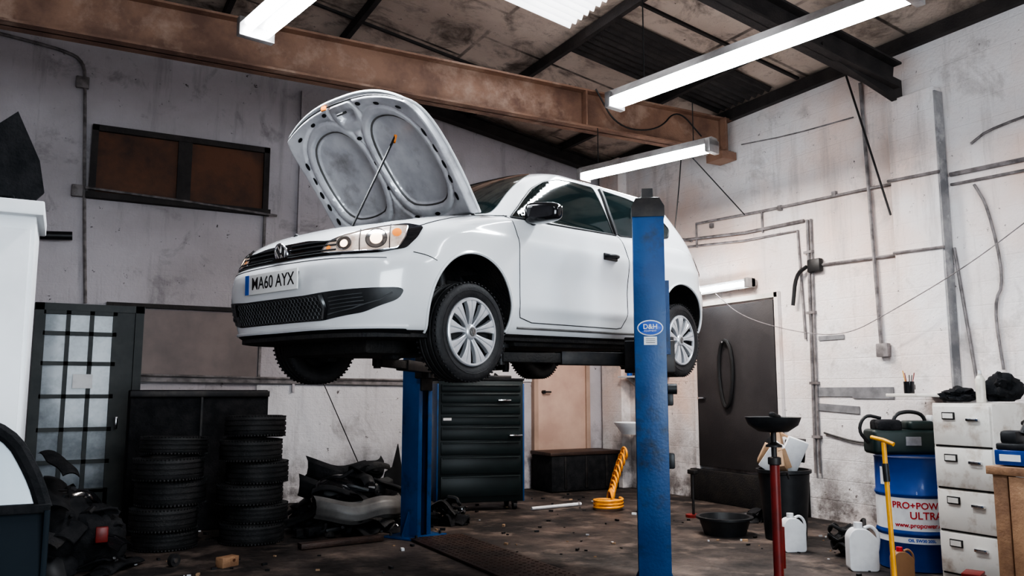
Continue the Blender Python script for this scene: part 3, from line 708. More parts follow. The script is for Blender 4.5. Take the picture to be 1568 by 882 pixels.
hd.tube([lp[0],(lp[0]+lp[1])/2+Vector((-.05,0,-.03)),lp[1]],.008,m_steel_dark,6)
pt=rotopen(hoodpt(-.46,.66,-.05))
hd.tube([(.26,-.36,.77),(.28,-.36,.80),tuple(pt)],.0075,m_black_plastic,8)
hd.tube([tuple(pt+Vector((-.015,0,-.05))),tuple(pt)],.011,m_amber,8)
q_=rotopen(hoodpt(.25,.97,-.03)); hd.box(tuple(q_),(.03,.05,.03),m_amber,bev=.004)
for s_ in (-1,1): hd.tube([(1.10,s_*.60,.95),(1.06,s_*.60,1.0),tuple(rotopen(hoodpt(s_*.85,.10,-.03)))],.012,m_steel_dark,8)
hd.build('open_hood',parent=car,fix=False)
sp=B(); sp.tube(chaikin([(.33,-.56,.79),(.25,-.42,.775),(.20,-.2,.765),(.19,0,.765),(.20,.2,.765),(.25,.42,.775),(.33,.56,.79)],2,False),.028,m_black_plastic,10)
sp.tube([(.26,.05,.79),(.24,.12,.83),(.26,.2,.80)],.012,m_black_plastic,8)
sp.build('slam_panel',parent=car)

def tyre(bd, X, R=.30, W=.185, ri=.195, mat=m_rubber, n=72):
    h_=W/2; P=[(ri,-h_*.72),(ri+.012,-h_*.86),(ri+.045,-h_*.99),(R-.035,-h_*.98),(R-.014,-h_*.90),(R-.003,-h_*.76)]
    for gx in (-.42,0.0,.42):
        c_=gx*h_*1.1
        P+=[(R,c_-.0085),(R-.009,c_-.006),(R-.009,c_+.006),(R,c_+.0085)]
    P+=[(R-.003,h_*.76),(R-.014,h_*.90),(R-.035,h_*.98),(ri+.045,h_*.99),(ri+.012,h_*.86),(ri,h_*.72)]
    bd.lathe(P,mat,n,X,close=True)
    for k in range(60):
        a=2*PI*k/60
        for s_ in (-1,1):
            bd.box((0,0,0),(.006,.012,h_*.30),mat,X=X@Matrix.Rotation(a,4,'Z')@Matrix.Translation((R-.0065,0,s_*h_*.78))@Matrix.Rotation(s_*.3,4,'Y'))
def wheel(nm,x,z,side):
    w=B(); X=Matrix.Translation((x,side*.735,z))@Matrix.Rotation(side*-PI/2,4,'X')
    tyre(w,X)
    w.lathe([(.196,-.07),(.198,.078),(.190,.082),(.182,.070),(.178,-.06)],m_steel_dark,60,X,close=True)
    w.lathe([(.001,.045),(.18,.045),(.182,.02),(.001,.02)],m_black_plastic,48,X)
    w.lathe([(.206,.074),(.205,.088),(.198,.094),(.189,.093),(.185,.084),(.186,.07)],m_silver,72,X,close=True)
    w.lathe([(.245,.0925),(.247,.0945),(.249,.0925)],m_rubber,72,X,close=True)
    NS=9
    for k in range(NS):
        a=2*PI*k/NS+.2
        Y=X@Matrix.Rotation(a,4,'Z')
        rs=[.04,.065,.09,.12,.15,.174,.190]; hw=[.013,.0145,.018,.0245,.033,.041,.047]; zt=[.072,.078,.084,.089,.092,.092,.09]
        V=[];F=[]
        for r_,h2,z_ in zip(rs,hw,zt):
            for (yy,dz) in ((-1,-.03),(-.94,-.003),(-.6,0),(-.12,-.001),(0,-.008),(.12,-.001),(.6,0),(.94,-.003),(1,-.03)):
                V.append((r_*math.cos(yy*h2/r_) if r_>.06 else r_, h2*yy, z_+dz))
        for i in range(len(rs)-1):
            for j in range(8): F.append([i*9+j,i*9+j+1,(i+1)*9+j+1,(i+1)*9+j])
        w.add(V,F,m_silver,True,Y)
    w.lathe([(.001,.088),(.03,.088),(.042,.082),(.05,.07),(.05,.05)],m_silver,40,X)
    w.lathe([(.001,.0905),(.026,.0905),(.027,.087)],m_grey_bump,30,X)
    for s2 in (-1,1):
        w.tube([X@Vector((s2*.008,.02,.092)),X@Vector((0,.003,.092))],.002,m_chrome,5); w.tube([X@Vector((s2*.02,.008,.092)),X@Vector((s2*.008,-.02,.092)),X@Vector((0,-.002,.092))],.002,m_chrome,5)
    w.build(nm,parent=car,sharp=35)
wheel('wheel_front_near',.83,.205,-1); wheel('wheel_front_far',.83,.205,1)
wheel('wheel_rear_near',3.30,.215,-1); wheel('wheel_rear_far',3.30,.215,1)

# ================================================================== LIFT
lift=empty('two_post_car_lift')
def post(nm,loc,rz,top=2.58):
    p=B(); w,d,t_=.208,.20,.012
    p.box((0,-d/2,top/2),(w,t_,top),m_lift,bev=.004); p.box((-w/2+t_/2,0,top/2),(t_,d,top),m_lift,bev=.004); p.box((w/2-t_/2,0,top/2),(t_,d,top),m_lift,bev=.004)
    p.box((-w/2+.03,d/2,top/2),(.06,t_,top),m_lift,bev=.004); p.box((w/2-.03,d/2,top/2),(.06,t_,top),m_lift,bev=.004)
    p.box((0,.02,top/2),(w*.5,.02,top*.98),m_steel_dark)
    p.box((0,0,.01),(.45,.42,.02),m_lift,bev=.004)
    for sx in (-.18,.18):
        for sy in (-.16,.16): p.cyl((sx,sy,.02),(sx,sy,.05),.014,m_steel_dark,n=6)
    for sx in (-1,1): p.prism([(sx*w/2,.02),(sx*(w/2+.1),.02),(sx*w/2,.25)],-.01,.01,m_lift)
    V=[(-w/2-.006,-d/2-.012,top-.01),(w/2+.006,-d/2-.012,top-.01),(w/2+.006,d/2+.012,top-.01),(-w/2-.006,d/2+.012,top-.01)]
    V2=[(v[0],v[1],top+.06) for v in V]; V3=[(v[0]*.72,v[1]*.72,top+.125) for v in V]; V4=[(v[0]*.36,v[1]*.36,top+.14) for v in V]; V5=[(v[0]*.34,v[1]*.34,top+.20) for v in V]
    p.ring([[Vector(q) for q in r_] for r_ in (V,V2,V3,V4,V5)],m_steel_dark,4,False)
    return p.build(nm,loc,rz,parent=lift)
P1=(3.455,4.42,0); a1=math.radians(-36)
post('post_near',P1,a1)
P2=(3.12,7.72,0); a2=math.radians(180+28)
post('post_far',P2,a2)
s=B()
s.lathe([(.001,.002),(.08,.002),(.085,0)],m_paper,36,Matrix.Translation((0,-.107,1.82))@Matrix.Rotation(PI/2,4,'X')@Matrix.Scale(.62,4,(0,1,0)))
s.lathe([(.001,.004),(.075,.004),(.078,.002)],m_bluebadge,36,Matrix.Translation((0,-.107,1.82))@Matrix.Rotation(PI/2,4,'X')@Matrix.Scale(.58,4,(0,1,0)))
V,F=text_mesh('D&H',.045,.001); s.add([Vector((v.x,-.1125,v.y+1.827)) for v in V],F,m_paper)
V,F=text_mesh('EQUIPMENT',.015); s.add([Vector((v.x,-.1125,v.y+1.80)) for v in V],F,m_paper)
s.box((0,-.107,1.735),(.085,.002,.055),m_paper)
for k in range(3): s.box((0,-.1085,1.748-k*.013),(.06,.001,.003),m_text)
s.build('sticker',P1,a1,parent=lift,fix=False)
A=B()
def carXY(x,y): 
    c_,s_=math.cos(CA),math.sin(CA); return Vector((CX+c_*x-s_*y,CY+s_*x+c_*y,0))
def arm(p0,p1,z0,zt):
    p0=Vector((p0[0],p0[1],z0)); p1=Vector((p1[0],p1[1],z0)); d=p1-p0; L_=d.length
    X=Matrix.Translation(p0)@Matrix.Rotation(math.atan2(d.y,d.x),4,'Z')
    A.box((L_*.28,0,0),(L_*.6,.11,.09),m_steel_dark,X=X,bev=.008); A.box((L_*.72,0,.0),(L_*.56,.08,.065),m_under,X=X,bev=.006)
    A.cyl((0,0,-.09),(0,0,.09),.05,m_steel_dark,X=X,n=20)
    A.cyl(p1+Vector((0,0,-.05)),p1+Vector((0,0,zt-z0-.02)),.028,m_steel_dark,n=16); A.cyl(p1+Vector((0,0,zt-z0-.025)),p1+Vector((0,0,zt-z0)),.055,m_black_plastic,n=20)
def rotp(P,a,dx,dy): c_,s_=math.cos(a),math.sin(a); return (P[0]+c_*dx-s_*dy,P[1]+s_*dx+c_*dy)
for P,a,ys in ((P1,a1,-1),(P2,a2,1)):
    X=Matrix.Translation((P[0],P[1],1.66))@Matrix.Rotation(a,4,'Z')
    A.box((0,.04,.05),(.17,.17,.60),m_steel_dark,X=X,bev=.01); A.box((0,.16,-.02),(.34,.12,.22),m_steel_dark,X=X,bev=.012)
    for dx in (-.12,.12): A.box((dx,.22,.0),(.10,.08,.24),m_steel_dark,X=X,bev=.01)
    pl=rotp(P,a,-.12,.24); pr2=rotp(P,a,.12,.24)
    f_=carXY(1.30,ys*.62); r_=carXY(2.75,ys*.62)
    first,second=(pl,pr2) if ys<0 else (pr2,pl)
    arm(first,f_,1.625,CZ+.180); arm(second,r_,1.625,CZ+.180+.04)
A.build('lift_arms',parent=lift)
h=B()
h.box((.12,.0,1.35),(.05,.06,.08),m_black_plastic,bev=.01); h.cyl((.11,0,1.42),(.17,0,1.42),.035,m_black_plastic); h.box((.12,0,.95),(.05,.06,.1),m_black_plastic,bev=.01)
h.box((.12,.03,1.9),(.03,.05,.5),m_lift)
h.build('lift_latch',P1,a1,parent=lift)
b=B(); b.box((3.26,6.1,.012),(.55,2.9,.024),m_plate_floor,bev=.006)
for i in range(9):
    for j in range(40):
        b.box((3.03+i*.058,4.75+j*.07+(0.035 if i%2 else 0),.026),(.03,.008,.004),m_plate_floor,rot=(0,0,PI/4 if (i+j)%2 else -PI/4))
b.build('floor_cable_cover')

# ================================================================== OBJECTS
def stack(x,y,nn,seed,jit=.045,hole=.20):
    random.seed(seed); w=B(); z=0
    for i in range(nn):
        W=random.choice([.17,.19,.21,.235]); R=random.uniform(.28,.33)
        j=jit*(.5 if i==0 else 1)
        tl_=0.0 if i<nn-1 else .05
        X=Matrix.Translation((x+random.uniform(-j,j),y+random.uniform(-j,j),z+W/2+(.012 if tl_ else 0)))@Matrix.Rotation(random.uniform(0,6),4,'Z')@Matrix.Rotation(tl_,4,'X')
        tyre(w,X,R,W,R-.115,m_rubber_old,48); z+=W*.985
    w.build('tyre_stack')
stack(1.65,8.22,6,4,.055); stack(.91,8.30,5,2,.05)
b=B(); b.box((1.28,9.25,.71),(1.35,.35,1.42),m_matte_black,bev=.015); b.box((1.28,9.06,1.38),(1.36,.03,.06),m_steel_dark,bev=.005); b.box((1.28,9.065,.7),(.02,.02,1.3),m_steel_dark); b.build('black_storage_cupboard')
def toolchest():
    c=B(); W,D,H=1.06,.48,1.56
    c.box((0,0,.82),(W,D,1.44),m_teal,bev=.012)
    z=.16
    for hgt in (.26,.22,.17,.17,.13,.13,.13,.10):
        c.box((0,-D/2-.008,z+hgt/2),(W-.08,.02,hgt-.018),m_teal,bev=.005)
        c.box((0,-D/2-.025,z+hgt-.022),(W-.12,.022,.010),m_teal,bev=.003); z+=hgt+.004
    c.box((0,0,H-.01),(W+.02,D+.02,.03),m_matte_black,bev=.008)
    for sx in (-1,1):
        c.box((sx*W/2,0,.8),(.02,D,1.4),m_lift,bev=.004)
        for sy in (-1,1): c.cyl((sx*.43-.02,sy*.18,.05),(sx*.43+.02,sy*.18,.05),.05,m_rubber)
        for sy in (-1,1): c.box((sx*.43,sy*.18,.09),(.06,.05,.04),m_steel_dark)
    c.box((.28,-D/2-.04,1.30),(.16,.03,.02),m_chrome,bev=.004); c.box((.42,-D/2-.04,.88),(.16,.03,.02),m_chrome,bev=.004); c.box((.25,-.12,1.58),(.3,.1,.04),m_steel_dark,bev=.01)
    c.box((-.42,-D/2-.03,1.08),(.1,.005,.03),m_paper)
    for i in range(6): c.tube([(-.3+i*.1,-.1,1.575),(-.28+i*.1,-.05,1.62),(-.22+i*.1,0,1.585)],.014,m_black_plastic,6)
    c.build('tool_chest',(4.50,9.2,0),-.22)
toolchest()
b=B()
b.lathe([(.20,-.14),(.26,-.05),(.30,0),(.31,.02),(.28,.02),(.24,-.04),(.17,-.10),(.001,-.11)],m_white_obj,40,Matrix.Translation((7.18,9.55,.95))@Matrix.Scale(.85,4,(1,0,0))@Matrix.Scale(1.25,4,(0,1,0)))
b.box((7.46,9.55,1.0),(.06,.7,.2),m_white_obj,bev=.02); b.tube(chaikin([(7.2,9.55,.82),(7.2,9.55,.6),(7.3,9.55,.5),(7.48,9.55,.5)],2,False),.03,m_paper,10)
b.tube(chaikin([(7.42,9.45,1.0),(7.42,9.45,1.15),(7.3,9.45,1.17),(7.26,9.45,1.1)],2,False),.014,m_chrome,8)
b.build('wall_sink')
b=B(); b.box((7.36,9.6,1.62),(.24,.9,.025),m_paper,bev=.004)
for y in (9.3,9.9): b.prism([(7.3,1.61),(7.49,1.61),(7.49,1.45)],y,y+.02,m_cable)
b.cyl((7.35,9.9,1.633),(7.35,9.9,1.8),.04,m_cap); b.box((7.35,9.7,1.68),(.1,.14,.1),m_black_plastic,bev=.01)
b.build('wall_shelf')
b=B(); P=[]
for i in range(300):
    t_=i/299; a=t_*2*PI*14
    cx=5.98+.40*t_; cy=8.5+.25*math.sin(t_*2.2); cz=.10+.62*max(0,t_-.35)**1.3*1.6
    P.append((cx+.03*math.cos(a),cy+.09*math.cos(a),cz+.09*math.sin(a)))
b.tube(P,.014,m_orange,8)
P=[(5.85+.17*math.cos(a),8.35+.17*math.sin(a),.016+a*.006) for a in np.linspace(0,2*PI*3,90)]
b.tube(P,.016,m_orange,8); b.build('coiled_air_hose')
b=B(); b.tube([(5.0,8.72,.022),(5.75,8.80,.022)],.02,m_paper,8); b.tube([(5.7,8.79,.022),(5.72,8.79,.022)],.028,m_cable,8); b.build('plastic_pipe')
b=B()
b.lathe([(.02,0),(.09,.005),(.15,.045),(.165,.08),(.17,.095),(.155,.09),(.14,.055),(.08,.03),(.02,.025)],m_black_plastic,48,Matrix.Translation((0,0,1.15)))
b.box((.05,.03,1.25),(.12,.04,.03),m_steel_dark,rot=(0,.2,.4),bev=.01)
b.cyl((0,0,.70),(0,0,1.16),.017,m_steel_dark); b.lathe([(.0175,0),(.05,.0),(.05,.012),(.0175,.03)],m_steel_dark,24,Matrix.Translation((0,0,1.06)))
b.cyl((0,0,.10),(0,0,.98),.030,m_redpaint); b.lathe([(.030,0),(.040,.005),(.040,.045),(.030,.05)],m_steel_dark,24,Matrix.Translation((0,0,.95)))
b.box((.035,0,.45),(.03,.03,.25),m_redpaint,bev=.005)
for a in (0.3,2.4,4.5):
    b.box((.17*math.cos(a),.17*math.sin(a),.10),(.34,.05,.05),m_redpaint,rot=(0,0,a),bev=.006)
    b.cyl((.31*math.cos(a),.31*math.sin(a)-.015,.04),(.31*math.cos(a),.31*math.sin(a)+.015,.04),.04,m_rubber); b.box((.31*math.cos(a),.31*math.sin(a),.075),(.05,.05,.03),m_steel_dark)
b.tube([(.03,0,.9),(.1,0,.9),(.12,0,.86)],.008,m_steel_dark,6)
b.build('oil_drainer',(3.92,3.80,0))
b=B(); b.lathe([(.001,0),(.19,0),(.24,.62),(.26,.63),(.26,.66),(.235,.66),(.23,.60),(.001,.56)],m_black_plastic,36)
random.seed(3)
for i in range(9):
    a=random.uniform(0,6.28); r_=random.uniform(0,.12)
    mt=(m_card,m_paper,m_card,m_black_plastic)[i%4]
    b.box((r_*math.cos(a),r_*math.sin(a),.70+random.uniform(0,.16)),(random.uniform(.12,.24),random.uniform(.02,.1),random.uniform(.18,.36)),mt,rot=(random.uniform(-.6,.6),random.uniform(-.7,.7),a),bev=.004)
def crumple(bd,c,size,mat,seed,amp=.35):
    bm=bmesh.new(); bmesh.ops.create_icosphere(bm,subdivisions=4,radius=1)
    for v in bm.verts:
        k=1+amp*noise.noise(v.co*1.6+Vector((seed,0,0)))+amp*.6*abs(noise.noise(v.co*4+Vector((0,seed,0))))
        v.co=Vector((v.co.x*size[0]*k,v.co.y*size[1]*k,max(-size[2]*.98,v.co.z*size[2]*k)))
    bd.bm(bm,mat,True,Matrix.Translation(c))
b.box((-.06,-.17,.80),(.20,.05,.34),m_paper,rot=(.3,.35,-.5),bev=.012); b.box((-.16,-.04,.78),(.16,.06,.30),m_paper,rot=(.2,.6,-.9),bev=.012)
crumple(b,(-.02,.04,.74),(.13,.10,.13),m_paper,4.2,.5)
b.build('rubbish_bin',(6.20,5.90,0))
def jug(nm,loc,s_,mat,capm,rz=0):
    j=B(); P=round_poly([(-.10,0),(.10,0),(.10,.22),(.03,.29),(-.06,.29),(-.10,.24)],.03)
    j.prism([(a*s_,c_*s_) for a,c_ in P],-.055*s_,.055*s_,mat,'Y')
    j.cyl((-.02*s_,0,.29*s_),(-.02*s_,0,.33*s_),.03*s_,capm,n=16)
    j.tube(chaikin([(.02*s_,0,.29*s_),(.07*s_,0,.31*s_),(.12*s_,0,.25*s_),(.11*s_,0,.14*s_),(.095*s_,0,.12*s_)],2,False),.013*s_,mat,8)
    o=j.build(nm,loc,rz); 
    md=o.modifiers.new('bv','BEVEL'); md.width=.012*s_; md.segments=3; md.limit_method='ANGLE'
    return o
jug('plastic_jug',(5.78,5.42,0),1.0,m_paper,m_paper,-.4)
b=B(); b.lathe([(.001,.01),(.20,.0),(.25,.15),(.28,.155),(.28,.175),(.245,.175),(.195,.03),(.001,.035)],m_black_plastic,40); b.build('oil_drain_basin',(5.87,6.38,0))
b=B(); b.cyl((0,0,0),(0,0,.03),.09,m_redpaint); b.tube([(0,0,.03),(0,0,.5)],.015,m_steel_dark,8); b.box((0,0,.5),(.06,.12,.05),m_steel_dark,bev=.01); b.build('axle_stand',(6.35,7.4,0))
def drum():
    d=B(); R_=.288; H=.88
    prof=[(.001,.0),(R_-.01,0),(R_,.01),(R_,.27),(R_+.010,.285),(R_+.010,.30),(R_,.315),(R_,.57),(R_+.010,.585),(R_+.010,.60),(R_,.615),(R_,H-.015),(R_+.008,H),(R_-.006,H),(R_-.01,H-.02),(.001,H-.02)]
    d.lathe(prof,m_drum,72)
    for z0_,z1_ in ((.317,.569),(.22,.268)):
        ringp=[[Vector((r_*math.cos(2*PI*j/72),r_*math.sin(2*PI*j/72),z_)) for j in range(72)] for r_,z_ in ((R_+.0012,z0_),(R_+.0012,z1_))]
        d.ring(ringp,m_paper,72,True,False)
    ca=math.radians(-136)
    for txt,sz,zz_,mm,off in (('PRO+POWER',.070,.51,m_redtext,0),('ULTRA',.078,.435,m_redtext,.04),('www.propower.co.uk',.048,.36,m_redtext,.02),('OIL 5W30 205L',.03,.245,m_bluebadge,0)):
        V,F=text_mesh(txt,sz,.0012)
        W=[]
        for v in V:
            th=ca+(v.x+off)/R_; W.append(Vector(((R_+.0035)*math.cos(th),(R_+.0035)*math.sin(th),zz_+v.y)))
        d.add(W,F,mm)
    ringp=[[Vector(((R_+.0015)*math.cos(th),(R_+.0015)*math.sin(th),z_)) for th in np.linspace(math.radians(-200),math.radians(-180),8)] for z_ in (.66,.80)]
    V=[p for r_ in ringp for p in r_]; d.add(V,[[i,i+1,i+9,i+8] for i in range(7)],m_paper,True)
    return d.build('oil_drum',(6.17,4.48,0),0,fix=False)
drum()
b=B(); b.box((0,0,.11),(.52,.26,.20),m_green,bev=.03,seg=3); b.box((-.12,-.02,.24),(.20,.2,.10),m_matte_black,bev=.03,seg=3); b.box((.14,0,.24),(.2,.22,.08),m_green,bev=.025,seg=3)
b.tube(chaikin([(-.05,0,.22),(-.04,0,.33),(.08,0,.36),(.2,0,.33),(.21,0,.22)],2,False),.016,m_black_plastic,8)
b.tube(chaikin([(-.26,0,.1),(-.34,0,.2),(-.28,0,.33),(-.15,0,.30)],2,False),.014,m_cable_blk,8)
b.box((.05,-.135,.12),(.12,.01,.07),m_tape); b.box((-.18,-.13,.1),(.06,.02,.06),m_steel_dark,bev=.005); b.box((.24,-.02,.30),(.03,.1,.05),m_paper,bev=.01)
b.build('power_tool_case',(6.12,4.54,.884),-.55)
b=B(); b.cyl((0,0,.12),(-.03,.02,1.06),.016,m_yellow,n=14); b.tube([(-.12,.06,1.09),(-.03,.02,1.075),(.04,.0,1.05)],.014,m_yellow,10); b.cyl((-.02,.014,.80),(-.027,.018,.92),.022,m_black_plastic,n=14)
b.box((0,0,.07),(.26,.18,.10),m_yellow,bev=.02); b.box((.25,.0,.06),(.35,.10,.06),m_yellow,bev=.01); b.cyl((.40,0,.08),(.40,0,.14),.05,m_steel_dark)
for sx in (-.08,.36):
    b.cyl((sx,-.12,.04),(sx,-.08,.04),.04,m_steel_dark,n=20); b.cyl((sx,.08,.04),(sx,.12,.04),.04,m_steel_dark,n=20)
b.build('trolley_jack',(4.92,3.75,0),-1.2)
jug('jerry_can',(5.66,4.60,0),1.12,m_paper,m_paper,-.6)
jug('oil_bottle',(5.60,4.20,0),.75,M('oil_bottle_brown',(0.30,0.17,0.09),(0.24,0.13,0.07),4,0.35),m_redtext,-.5)
b=B(); P=[(.16*math.cos(a)*(1+.2*math.sin(a*1.7)),.13*math.sin(a),.03+.012*a+.05*math.sin(a*2.3)**2) for a in np.linspace(0,2*PI*3,80)]
b.tube(P,.016,m_cable_blk,8); crumple(b,(.05,.02,.10),(.12,.10,.10),m_matte_black,3.3,.8); b.build('black_hose_coil',(6.05,5.05,0))
def filing():
    c=B(); W,D,H=.47,.62,1.32
    c.box((D/2,0,H/2),(D,W,H-.01),m_cream,bev=.006)
    for k in range(4):
        z=.06+k*.312
        c.box((-.010,0,z+.152),(.022,W-.025,.292),m_cream,bev=.006)
        c.box((.001,0,z-.002),(.008,W-.03,.012),m_steel_dark)
        c.box((-.026,.09,z+.225),(.012,.10,.055),m_steel_dark,bev=.002); c.box((-.034,.09,z+.225),(.004,.082,.038),m_cream)
        c.box((-.03,-.10,z+.20),(.022,.10,.022),m_chrome,bev=.005)
    return c.build('filing_cabinet',(5.93,3.87,0),0)
filing()
b=B(); crumple(b,(0,0,.052),(.13,.10,.05),m_matte_black,1.1,.6); b.box((.12,-.02,.03),(.18,.08,.05),m_black_plastic,rot=(0,.1,.5),bev=.015); b.box((-.02,.08,.03),(.10,.05,.04),m_black_plastic,rot=(0,0,.9),bev=.015); b.build('work_gloves',(6.10,3.98,1.324),.3)
b=B(); b.lathe([(.001,0),(.033,0),(.034,.008),(.034,.17),(.024,.195),(.016,.20),(.016,.215),(.001,.215)],M('spray_can_pale',(0.55,0.52,0.46),(0.4,0.37,0.33),9,0.3),28); b.cyl((0,0,.215),(0,0,.24),.012,m_paper); b.build('spray_can',(6.06,3.79,1.322))
b=B(); crumple(b,(0,0,.10),(.15,.10,.10),m_matte_black,7.7,.5); b.box((.02,-.02,.13),(.18,.10,.16),m_matte_black,rot=(.1,.2,.4),bev=.03); b.build('black_rag',(6.30,3.77,1.326))
b=B(); b.box((7.02,4.85,1.37),(.5,.6,.03),m_cream,bev=.005); b.box((7.38,4.85,1.37),(.22,.5,.03),m_cream,bev=.005)
b.prism([(7.1,1.355),(7.34,1.355),(7.34,1.12)],4.8,4.83,m_cable)
b.build('wall_ledge')
b=B(); b.lathe([(.001,0),(.045,0),(.047,.11),(.042,.11),(.04,.01),(.001,.01)],m_black_gloss,28); b.tube([(.045,0,.09),(.08,0,.08),(.08,0,.04),(.045,0,.025)],.007,m_black_gloss,8)
for i in range(5): b.cyl((.015*math.cos(i*1.3),.015*math.sin(i*1.3),.02),(.05*math.cos(i*1.3),.05*math.sin(i*1.3),.17+.02*(i%3)),.004,(m_black_plastic,m_redpaint,m_yellow)[i%3],n=6)
b.build('pen_mug',(6.88,4.98,1.386))
b=B(); b.box((.33,.40,.93),(.70,.84,.05),m_wood,bev=.004)
for x in (.05,.61):
    for y in (.05,.75): b.box((x,y,.455),(.09,.09,.91),m_wood,bev=.004)
b.box((.33,.05,.78),(.6,.03,.16),m_wood,bev=.004); b.box((.03,.4,.78),(.03,.7,.2),m_wood,bev=.004); b.box((.03,.4,.25),(.03,.7,.12),m_wood,bev=.004); b.box((.33,.4,.2),(.6,.7,.025),m_wood)
b.box((.0,.4,.5),(.02,.16,.8),m_wood,bev=.003); b.box((.0,.62,.5),(.02,.14,.8),m_wood,bev=.003)
b.build('wooden_workbench',(5.00,2.30,0),0)
b=B(); b.box((0,0,.05),(.22,.18,.09),m_drum,bev=.006); b.box((0,0,.115),(.2,.17,.04),m_black_plastic,bev=.01); b.box((-.112,0,.05),(.003,.12,.04),m_paper); b.box((-.02,.02,.17),(.12,.10,.08),m_black_plastic,bev=.02); b.tube([(.0,-.03,.19),(.05,-.05,.27),(.1,.0,.25)],.02,m_black_plastic,8); b.build('drill_box',(5.13,3.00,.957),.1)
b=B(); b.box((0,0,.10),(.20,.14,.05),m_redpaint,bev=.01); b.box((0,0,.14),(.18,.12,.02),m_redpaint,bev=.004)
for sx in (-.08,.08):
    for sy in (-.06,.06): b.cyl((sx,sy-.01,.035),(sx,sy+.01,.035),.035,m_rubber,n=16); b.cyl((sx,sy,.04),(sx,sy,.09),.01,m_steel_dark,n=8)
b.build('red_dolly',(5.68,3.70,0),.4)
b=B(); b.box((-.655,4.78,1.12),(1.0,.55,2.24),m_white_obj,bev=.008); b.box((-.655,4.76,2.27),(1.06,.62,.07),m_white_obj,bev=.008); b.box((-.655,4.50,1.12),(.96,.02,2.1),m_white_obj,bev=.004)
b.build('tall_white_cabinet')
b=B(); P=[(-.75,0),(-.1,0),(-.02,.10),(-.05,.26),(-.16,.50),(-.24,.42),(-.40,.50),(-.6,.3),(-.75,.25)]
b.prism(P,-.02,.02,m_matte_black); b.prism([(-.6,0),(-.15,0),(-.2,.3),(-.4,.35)],-.1,-.06,m_matte_black); b.box((-.4,-.04,.03),(.5,.12,.05),m_matte_black,bev=.01)
b.build('plastic_trim_panel',(-.12,4.75,2.306),.1)
b=B()
def cd(u,v):
    x=-1.15+1.13*u; z=.02+.965*v
    return Vector((x-.04*(1-v)**3*(u>.95),-.05*max(0.0,math.sin(PI*min(1,v*1.02)))**.7,z))
b.grid(cd,20,20,m_doorcar); b.grid(lambda u,v:Vector((-1.15+1.13*u,.07,.02+.965*v)),4,4,m_black_plastic)
b.box((-.02,.01,.50),(.02,.13,.96),m_doorcar,bev=.004); b.box((-.58,.01,.015),(1.14,.13,.03),m_doorcar); b.box((-.58,.01,.985),(1.14,.11,.03),m_matte_black,bev=.005)
fr_=chaikin([(-.03,.0,.98),(-.07,.02,1.10),(-.16,.04,1.26),(-.34,.05,1.31),(-1.15,.05,1.32)],2,False)
b.tube(fr_,.028,m_matte_black,8)
b.add([Vector(p_) for p_ in fr_]+[Vector((-1.15,.0,.98))],[list(range(len(fr_)+1))],m_reflglass)
b.box((-.4,-.07,.80),(.16,.03,.03),m_doorcar,bev=.01); b.tube([(-1.15,-.058,.62),(-.04,-.058,.62)],.006,m_black_plastic,6)
b.build('loose_car_door',(.0,3.50,0),0,fix=True)
def scrap(name, loc, nn, ex, ey, ez, seed, extra=None, mats_=None):
    random.seed(seed); k=B()
    for i in range(nn):
        u=random.uniform(-1,1); v=random.uniform(-1,1); r2=min(1,u*u+v*v)
        hh=ez*(1-r2)**.7
        c=Vector((u*ex,v*ey,random.uniform(.05,1)*hh+.06)); rz_=random.uniform(0,PI); tl_=random.uniform(-.8,.8)*(hh/ez+.1)
        X=Matrix.Translation(c)@Euler((tl_,random.uniform(-.4,.4),rz_)).to_matrix().to_4x4()
        kind=i%5; mt=random.choice(mats_ or [m_matte_black,m_black_plastic,m_black_plastic,m_matte_black,m_black_gloss,m_under])
        Lh=random.uniform(.12,.32); Wd=random.uniform(.05,.14); cv=random.uniform(.02,.10)
        if ex<.4: Lh*=.5
        if kind in (0,1,2):
            ph=random.uniform(0,6)
            def fn(a,b_,Lh=Lh,Wd=Wd,cv=cv,ph=ph):
                x=(a-.5)*2*Lh; y=(b_-.5)*2*Wd*(1-.3*abs(a-.5)*2)
                return Vector((x,y,-cv*((a-.5)*2)**2-.5*cv*((b_-.5)*2)**2+.02*math.sin(a*7+ph)))
            k.grid(fn,14,6,mt,X); k.grid(lambda a,b_,fn=fn: fn(a,b_)+Vector((0,0,-.008)),14,6,mt,X)
        elif kind==3:
            P=[(random.uniform(-Lh,Lh),random.uniform(-.08,.08),random.uniform(-.04,.06)) for _ in range(4)]
            P.sort(); k.tube(chaikin(P,2,False),random.uniform(.008,.022),mt,6,X=X)
        else:
            k.box((0,0,0),(Lh*.7,Wd,random.uniform(.03,.09)),mt,bev=.012,X=X)
    if extra: extra(k)
    k.v=[(x,y,max(.004,z)) for x,y,z in k.v]
    return k.build(name,loc,fix=False)
def bumper_into(k,c,rz,mat,Lh,tilt=0,sc_=1.0):
    X=Matrix.Translation(c)@Euler((tilt,0,rz)).to_matrix().to_4x4()
    def fn(u,v):
        a=(u-.5)*2; x=a*Lh; y=.24*(abs(a)**3.2); prof=[(0,0),(-.05,.05),(-.055,.12),(-.02,.18),(.06,.21)]
        i=min(3,int(v*4)); t_=v*4-i; py=prof[i][0]*(1-t_)+prof[i+1][0]*t_; pz=prof[i][1]*(1-t_)+prof[i+1][1]*t_
        return Vector((x*(1-.02*v),y+py,pz+.02*math.sin(a*5)))*sc_
    k.grid(fn,50,16,mat,X); k.grid(lambda u,v: fn(u,v)+Vector((0,.012,0)),50,16,mat,X)
